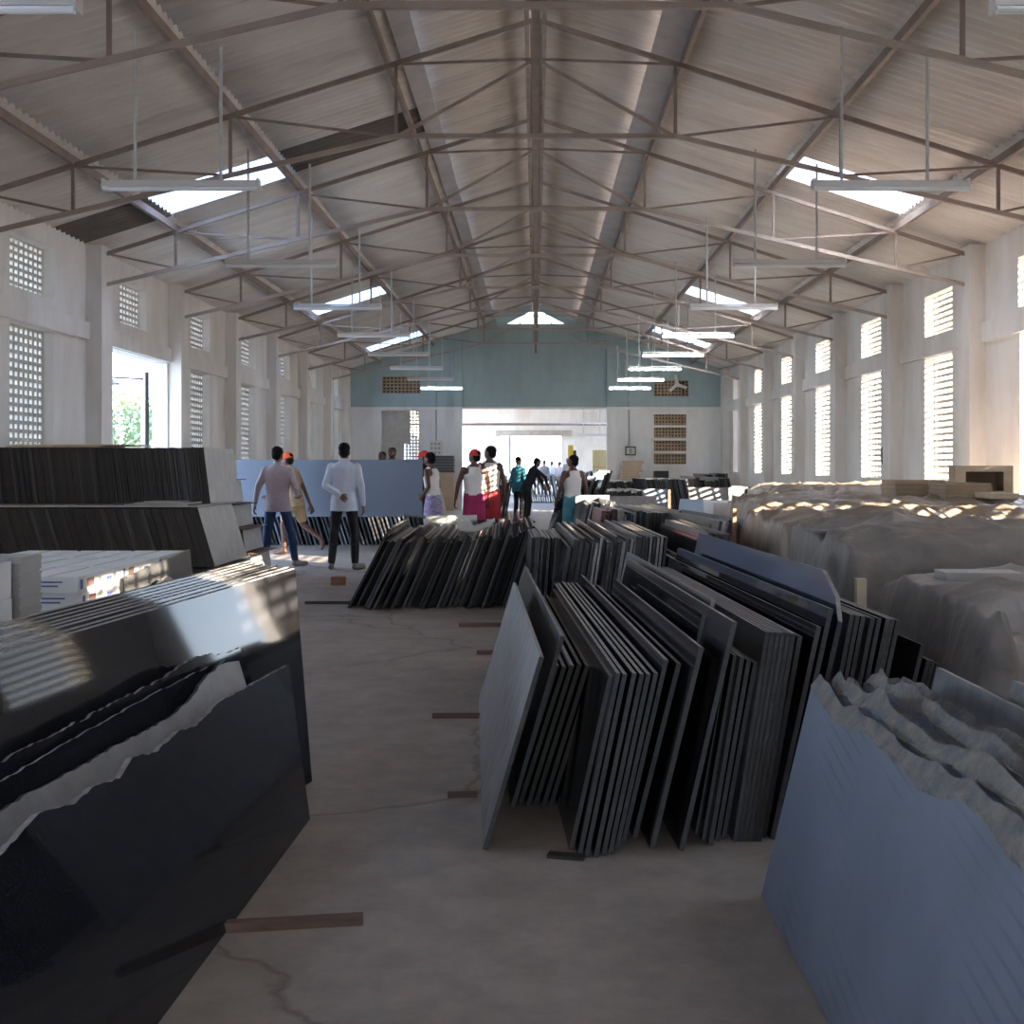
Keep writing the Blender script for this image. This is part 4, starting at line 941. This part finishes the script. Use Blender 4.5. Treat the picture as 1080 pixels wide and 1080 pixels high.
def person(loc, rz, label, h=1.7, skin='skin_dark', arms=None, legs=None, lean=0., turn=0., shirt=None, sleeves=True, lower='long', lower_m='denim', cap=None, shoes=None,
           fine=True, vest=False, group=None, tuck=False, girth=1.0, hl=(0,0)):
    k=h/1.72
    root=empty('person',loc,rz,label,'person',group)
    legs=legs or {}; arms=arms or {}
    hipz=.93
    Rt=Matrix.Rotation(R(-lean),3,'X')        # lean>0: forward (+y)
    def TT(p): 
        q=Vector(p)-Vector((0,0,hipz)); q=Rt@q; return (q+Vector((0,0,hipz)))*k
    def K(p): return Vector(p)*k
    sh={s:TT((s*.172,-.005,1.385)) for s in (-1,1)}
    el={}; wr={}
    for s in (-1,1):
        e,w=arms.get(s,((s*.235,-.03,1.13),(s*.25,.04,.88)))
        el[s]=K(e); wr[s]=K(w)
    hp={s:K((s*.085,0,.90)) for s in (-1,1)}
    kn={}; an={}; toe={}
    for s in (-1,1):
        a,b,c=legs.get(s,((s*.1,.02,.49),(s*.105,-.02,.085),(s*.125,.17,.035)))
        kn[s]=K(a); an[s]=K(b); toe[s]=K(c)
    g=girth
    torso=[((0,0,.84),.150*g,.105*g),((0,-.005,.93),.163*g,.115*g),((0,0,1.05),.142*g,.102*g),((0,.005,1.18),.155*g,.108*g),((0,0,1.30),.172*g,.112*g),((0,-.01,1.37),.176*g,.1*g),((0,-.012,1.42),.135,.078),((0,-.012,1.45),.09,.066),((0,-.01,1.475),.062,.06),((0,0,1.53),.055,.058)]
    Tt=lambda p: TT((p.x,p.y,p.z))
    # head, turned and tilted
    Rh=Matrix.Rotation(R(turn),3,'Z')@Matrix.Rotation(R(-hl[0]),3,'X')
    hc=Vector((0,.012,1.585))
    def HT(p): 
        q=Rh@(Vector(p)-hc); return TT(hc+q)
    body=MB()
    body.loft([(c,rx-.004,ry-.004) for c,rx,ry in torso],20,0,Tt)
    body.loft([((0,.03,1.487),.028,.03),((0,.03,1.505),.045,.055),((0,.022,1.54),.06,.078),((0,.012,1.585),.071,.09),((0,.005,1.63),.074,.094),((0,0,1.67),.064,.082),((0,-.003,1.70),.04,.052),((0,-.003,1.712),.012,.016)],18,0,HT)
    body.loft([((0,.098,1.545),.017,.014),((0,.106,1.555),.016,.019),((0,.1,1.575),.01,.013),((0,.092,1.6),.008,.008)],8,0,HT)   # nose
    body.ell((0,.088,1.522),.024,.016,.008,10,0,HT); body.ell((0,.088,1.512),.021,.016,.008,10,0,HT)              # lips
    body.ell((0,.082,1.612),.052,.016,.01,10,0,HT)                                                              # brow
    for s in (-1,1): body.ell((s*.074,-.002,1.575),.012,.02,.032,8,0,HT)
    for s in (-1,1):
        body.capsule(sh[s],.054*k,el[s],.041*k); body.capsule(el[s],.040*k,wr[s],.027*k)
        body.capsule(hp[s],.088*k*g,kn[s],.058*k); body.capsule(kn[s],.056*k,an[s],.036*k)
        mid=kn[s]*.65+an[s]*.35; body.capsule(mid+Vector((0,-.015,0))*k,.05*k,mid*.6+an[s]*.4,.038*k)
        heel=an[s]+Vector((0,-.03,-.045))*k; d=(toe[s]-an[s])
        body.capsule(heel,.032*k,toe[s],.028*k); body.capsule(an[s],.037*k,toe[s]*.6+heel*.4,.034*k)
    bm_=remeshed(body,.011 if fine else .02,[M[skin]],4)
    hb=MB()
    for s in (-1,1):
        f=(wr[s]-el[s]).normalized()
        pal=Vector((-s,0.1,0)) if abs(f.z)>.6 else Vector((0,0,1))
        pal=arms.get('palm%d'%s,pal)
        hand_mb(hb,wr[s]+f*.008,f,pal,arms.get('thumb%d'%s,Vector((0,1,0))),arms.get('curl',32))
    bm2=bmesh.new(); bm2.from_mesh(bm_); hm=hb.mesh('hands',[M[skin]],True); bm2.from_mesh(hm); me=bpy.data.meshes.new('body'); bm2.to_mesh(me); bm2.free()
    me.materials.append(M[skin]); 
    for p in me.polygons: p.use_smooth=True
    link('body',me,root)
    vx=.012 if fine else .022
    # eyes
    for s in (-1,1):
        e=MB().ell((s*.031,.083,1.588),.014,.01,.009,10,0,HT).build('eye',[M['eye']],root,smooth=True)
        MB().ell((s*.031,.0925,1.588),.0055,.003,.0055,8,0,HT).build('iris',[M['hair']],e,smooth=True)
    # hair
    hr=MB(); hr.ell((0,-.018,1.638),.081,.098,.082,18,0,HT); hr.ell((0,-.045,1.58),.07,.06,.075,16,0,HT)
    hm=remeshed(hr,.01 if fine else .02,[M['hair']],2)
    for v in hm.vertices:
        v.co+=v.normal*(.004*noise.noise(v.co*60))
    link('hair',hm,root)
    if cap:
        cb=MB(); cb.loft([((0,-.006,1.61),.089,.108),((0,-.006,1.65),.088,.106),((0,-.006,1.69),.072,.088),((0,-.006,1.722),.04,.05),((0,-.006,1.732),.01,.012)],20,0,HT)
        cb.loft([((0,.1,1.612),.07,.085),((0,.105,1.622),.066,.08)],18,0,HT)
        link('cap',remeshed(cb,.01 if fine else .02,[M[cap]],2),root)
    # upper clothes
    if shirt:
        c=MB(); off=.016
        if vest:
            c.loft([(p,rx+.011,ry+.011) for p,rx,ry in torso[1:5]],20,0,Tt)
            c.loft([((0,0,1.27),.172*g,.128*g),((0,-.01,1.33),.13*g,.128*g),((0,-.012,1.38),.1,.122),((0,-.015,1.43),.085,.105)],18,0,Tt)
            for s in (-1,1):
                c.capsule(TT((s*.085,.06,1.36)),.03*k,TT((s*.088,0,1.445)),.03*k); c.capsule(TT((s*.088,0,1.445)),.03*k,TT((s*.07,-.085,1.36)),.036*k)
        else:
            st=[(p,rx+off,ry+off) for p,rx,ry in torso[0:8]]
            st=[((0,0,.79),.192*g,.14*g)]+[((0,0,.86),.186*g,.134*g)]+st[1:] if not tuck else st[1:]
            c.loft(st,22,0,Tt)
            c.loft([((0,-.01,1.43),.085,.078),((0,-.01,1.485),.068,.066),((0,-.01,1.50),.066,.065)],16,0,Tt)
            for s in (-1,1):
                if sleeves:
                    c.capsule(sh[s],.060*k,el[s],.052*k); c.capsule(el[s],.051*k,wr[s]-(wr[s]-el[s])*.03,.037*k)
                else: c.capsule(sh[s],.066*k,sh[s]*.35+el[s]*.65,.058*k)
        sm=remeshed(c,vx,[M[shirt]],3)
        for v in sm.vertices:      # soft creases
            q=v.co*1.0; v.co+=v.normal*(.006*noise.noise(Vector((q.x*14,q.y*14,q.z*7+loc[0]))))
        link('vest' if vest else 'shirt',sm,root)
    c=MB()
    if lower=='long':
        c.loft([((0,0,.86),.162*g,.12*g),((0,-.005,.95),.168*g,.122*g),((0,0,1.0),.158*g,.115*g)],20,0,Tt)
        for s in (-1,1):
            c.capsule(hp[s],.088*k*g,kn[s],.066*k); c.capsule(kn[s],.069*k,an[s]+(kn[s]-an[s])*.05,.052*k)
    elif lower=='short':
        c.loft([((0,0,.86),.165*g,.125*g),((0,-.005,.95),.17*g,.124*g),((0,0,1.0),.16*g,.117*g)],20,0,Tt)
        for s in (-1,1): c.capsule(hp[s],.108*k*g,hp[s]*.25+kn[s]*.75,.092*k)
    else:   # a wrapped cloth to the knee
        c.loft([((0,0,.5),.19,.16),((0,0,.62),.195,.165),((0,0,.8),.185,.15),((0,-.005,.93),.176*g,.13*g),((0,0,1.0),.162*g,.118*g)],22,0,K)
    link({'long':'trousers','short':'shorts','wrap':'waist_wrap'}[lower],remeshed(c,vx,[M[lower_m]],3),root)
    if shoes:
        for s in (-1,1):
            c=MB(); heel=an[s]+Vector((0,-.035,-.045))*k; d=toe[s]-heel
            c.capsule(heel,.042*k,toe[s],.038*k); c.capsule(an[s]+Vector((0,0,-.01)),.045*k,heel*.5+toe[s]*.5,.042*k)
            link('shoe',remeshed(c,.01,[M[shoes]],3),root)
    # set the soles on the floor
    return root
def px_x(px,d): return (px-PX)/F*d
# man in the checked shirt, walking away
person((px_x(293,16.1),16.1,0),R(3),'person in a pinkish checked shirt and blue jeans walking away, left of two shirted people',h=1.71,skin='skin',shirt='shirt_check',lower_m='denim',shoes='shoe',
    legs={-1:((-.15,.03,.49),(-.185,-.03,.085),(-.20,.13,.035)),1:((.17,.06,.49),(.235,.06,.09),(.37,.17,.04))},
    arms={-1:((-.27,-.03,1.14),(-.33,.03,.89)),1:((.25,-.03,1.14),(.24,.17,1.02)),'curl':30},turn=-14,hl=(12,0),girth=1.02)
# man in the pale shirt, arm behind his back
person((px_x(363,15.75),15.75,0),R(0),'person in a pale blue shirt and black jeans standing with one arm behind the back',h=1.76,skin='skin',shirt='shirt_white',lower_m='blackjean',shoes='shoe',
    legs={-1:((-.14,.02,.49),(-.17,-.02,.085),(-.21,.12,.035)),1:((.14,.02,.49),(.15,-.02,.085),(.24,.13,.035))},
    arms={-1:((-.235,-.09,1.13),(-.03,-.165,1.0)),1:((.235,-.03,1.13),(.255,.02,.87)),'palm-1':Vector((0,-1,0)),'thumb-1':Vector((0,0,1)),'curl':28},turn=6)
# worker at the left end of the carried slab
person((px_x(311,18.3),18.3,0),R(72),'person in an orange cap and khaki shorts stepping left and gripping the carried slab',h=1.66,shirt='khaki',sleeves=False,lower='short',lower_m='khaki',cap='orange',lean=12,
    legs={-1:((-.1,.16,.52),(-.1,.14,.09),(-.11,.32,.035)),1:((.1,-.1,.5),(.11,-.44,.26),(.12,-.44,.10))},
    arms={1:((.24,-.02,1.12),(.3,-.12,.82)),-1:((-.2,.2,1.15),(-.15,.4,1.0))})
# worker at the right end
person((px_x(457,18.55),18.55,0),R(68),'person in white vest and lilac checked wrap holding the right end of the carried slab',h=1.66,shirt='vest',vest=True,lower='wrap',lower_m='lilac',lean=6,
    arms={1:((.23,.02,1.12),(.2,.2,.98)),-1:((-.235,-.03,1.13),(-.15,.13,.98)),'curl':45},turn=-4)
person((px_x(447,19.25),19.25,0),R(80),'person with a red cap behind the right end of the carried slab',h=1.68,shirt='blackcloth',sleeves=False,lower_m='blackjean',cap='red')
person((px_x(500,18.7),18.7,0),R(12),'person in a red cap, white vest and magenta cloth seen from behind',h=1.7,shirt='vest',vest=True,lower='wrap',lower_m='magenta',cap='red',turn=50,
    arms={-1:((-.27,-.02,1.13),(-.31,.02,.88)),1:((.25,.02,1.13),(.26,.08,.88))},girth=1.05)
person((px_x(516.5,19.6),19.6,0),R(14),'person with bare head, white vest and crimson cloth, standing beside the red capped one',h=1.78,shirt='vest',vest=True,lower='wrap',lower_m='redcloth',turn=45)
person((px_x(604,19.3),19.3,0),R(25),'person in a white vest and turquoise wrap standing alone, seen from behind',h=1.62,skin='skin_dark',shirt='vest',vest=True,lower='wrap',lower_m='turq',turn=35,
    arms={-1:((-.25,.0,1.13),(-.27,.1,.9)),1:((.25,-.04,1.13),(.26,-.02,.88))})
person((px_x(403,23.),23.,0),R(170),'person far behind the carried slab, only the hair showing, left of two',h=1.72,fine=False,shirt='greycloth',lower_m='blackjean')
person((px_x(413.5,23.9),23.9,0),R(175),'person far behind the carried slab, head showing, right of two',h=1.82,fine=False,shirt='greycloth',lower_m='blackjean')
person((px_x(547,29.),29.,.0),R(-40),'person in a teal shirt standing by the dark piles in mid distance',h=1.66,fine=False,shirt='teal_shirt',lower_m='blackjean')
person((px_x(556,28.2),28.2,.0),R(-70),'person in black bending over the dark piles beside the teal shirt',h=1.68,fine=False,shirt='blackcloth',lower_m='blackcloth',lean=24,
    arms={-1:((-.2,.4,1.15),(-.15,.5,.93)),1:((.2,.42,1.15),(.17,.5,.93))})
for px,d,m,w,hh in ((582,51.,'greycloth','grey clothes, first from the left',1.66),(590,53.,'shirt_white','a white shirt, second from the left',1.62),(598,50.5,'shirt_check','a pale shirt, third from the left',1.6),(607,49.5,'greycloth','dark grey clothes, fourth from the left',1.75),(614,51.,'vest','a white top, last on the right',1.6),(574,54.,'shirt_white','a white shirt, leftmost of all',1.62)):
    person((px_x(px-8,d),d,0),R(150),f'distant person in {w} in the bright far gateway',h=hh,fine=False,shirt=m,lower_m='blackjean',group='distant people in the far gateway')
# ------------------------------------------------------------------ sky, sun, camera
w=bpy.data.worlds.new('World'); sc.world=w; w.use_nodes=True
nt=w.node_tree; N=nt.nodes; L=nt.links; bg=N['Background']
tc=N.new('ShaderNodeTexCoord'); s=N.new('ShaderNodeSeparateXYZ'); L.new(tc.outputs['Generated'],s.inputs[0])
rp=N.new('ShaderNodeValToRGB'); e=rp.color_ramp.elements
e[0].position=0.; e[0].color=(.86,.93,1.,1); e[1].position=.75; e[1].color=(.38,.58,1.,1)
x=e.new(.18); x.color=(.62,.79,1.,1)
L.new(s.outputs['Z'],rp.inputs['Fac']); L.new(rp.outputs[0],bg.inputs['Color']); bg.inputs['Strength'].default_value=6.5
EL,AZ=R(16.9),R(36)
sd=bpy.data.lights.new('sun','SUN'); sd.energy=34.; sd.angle=R(.3); sd.color=(1.,.84,.64)
so=bpy.data.objects.new('sun',sd); COL.objects.link(so)
dirv=Vector((-math.cos(EL)*math.cos(AZ), math.cos(EL)*math.sin(AZ), -math.sin(EL)))
so.rotation_euler=dirv.to_track_quat('-Z','Y').to_euler(); so.location=(12,-6,9)
# daylight portals in the large openings only guide the sampling, they give no light
def portal(loc,rot,sx,sy):
    d=bpy.data.lights.new('portal','AREA'); d.shape='RECTANGLE'; d.size=sx; d.size_y=sy; d.cycles.is_portal=True
    o=bpy.data.objects.new('portal',d); COL.objects.link(o); o.location=loc; o.rotation_euler=rot
portal((0,Y0-.2,1.25),(R(90),0,0),2.6,2.5)
portal((-W-.2,3.5,1.5),(0,R(-90),0),3.0,2.4)
portal((-W-.2,17.57,1.57),(0,R(-90),0),3.15,2.95)
cam=bpy.data.cameras.new('camera'); co=bpy.data.objects.new('camera',cam); COL.objects.link(co)
co.location=(0,0,CAMZ); co.rotation_euler=(R(90),0,0)
cam.sensor_width=36; cam.sensor_fit='HORIZONTAL'; cam.lens=36*F/1080; cam.shift_x=-(PX-540)/1080; cam.shift_y=-(540-PY)/1080
cam.clip_end=500
sc.camera=co
vs=sc.view_settings; vs.view_transform='Standard'; vs.look='None'; vs.gamma=1; vs.use_curve_mapping=False; vs.exposure=.6
sc.cycles.use_denoising=True; sc.cycles.max_bounces=10; sc.cycles.diffuse_bounces=7; sc.cycles.glossy_bounces=4; sc.cycles.sample_clamp_indirect=8
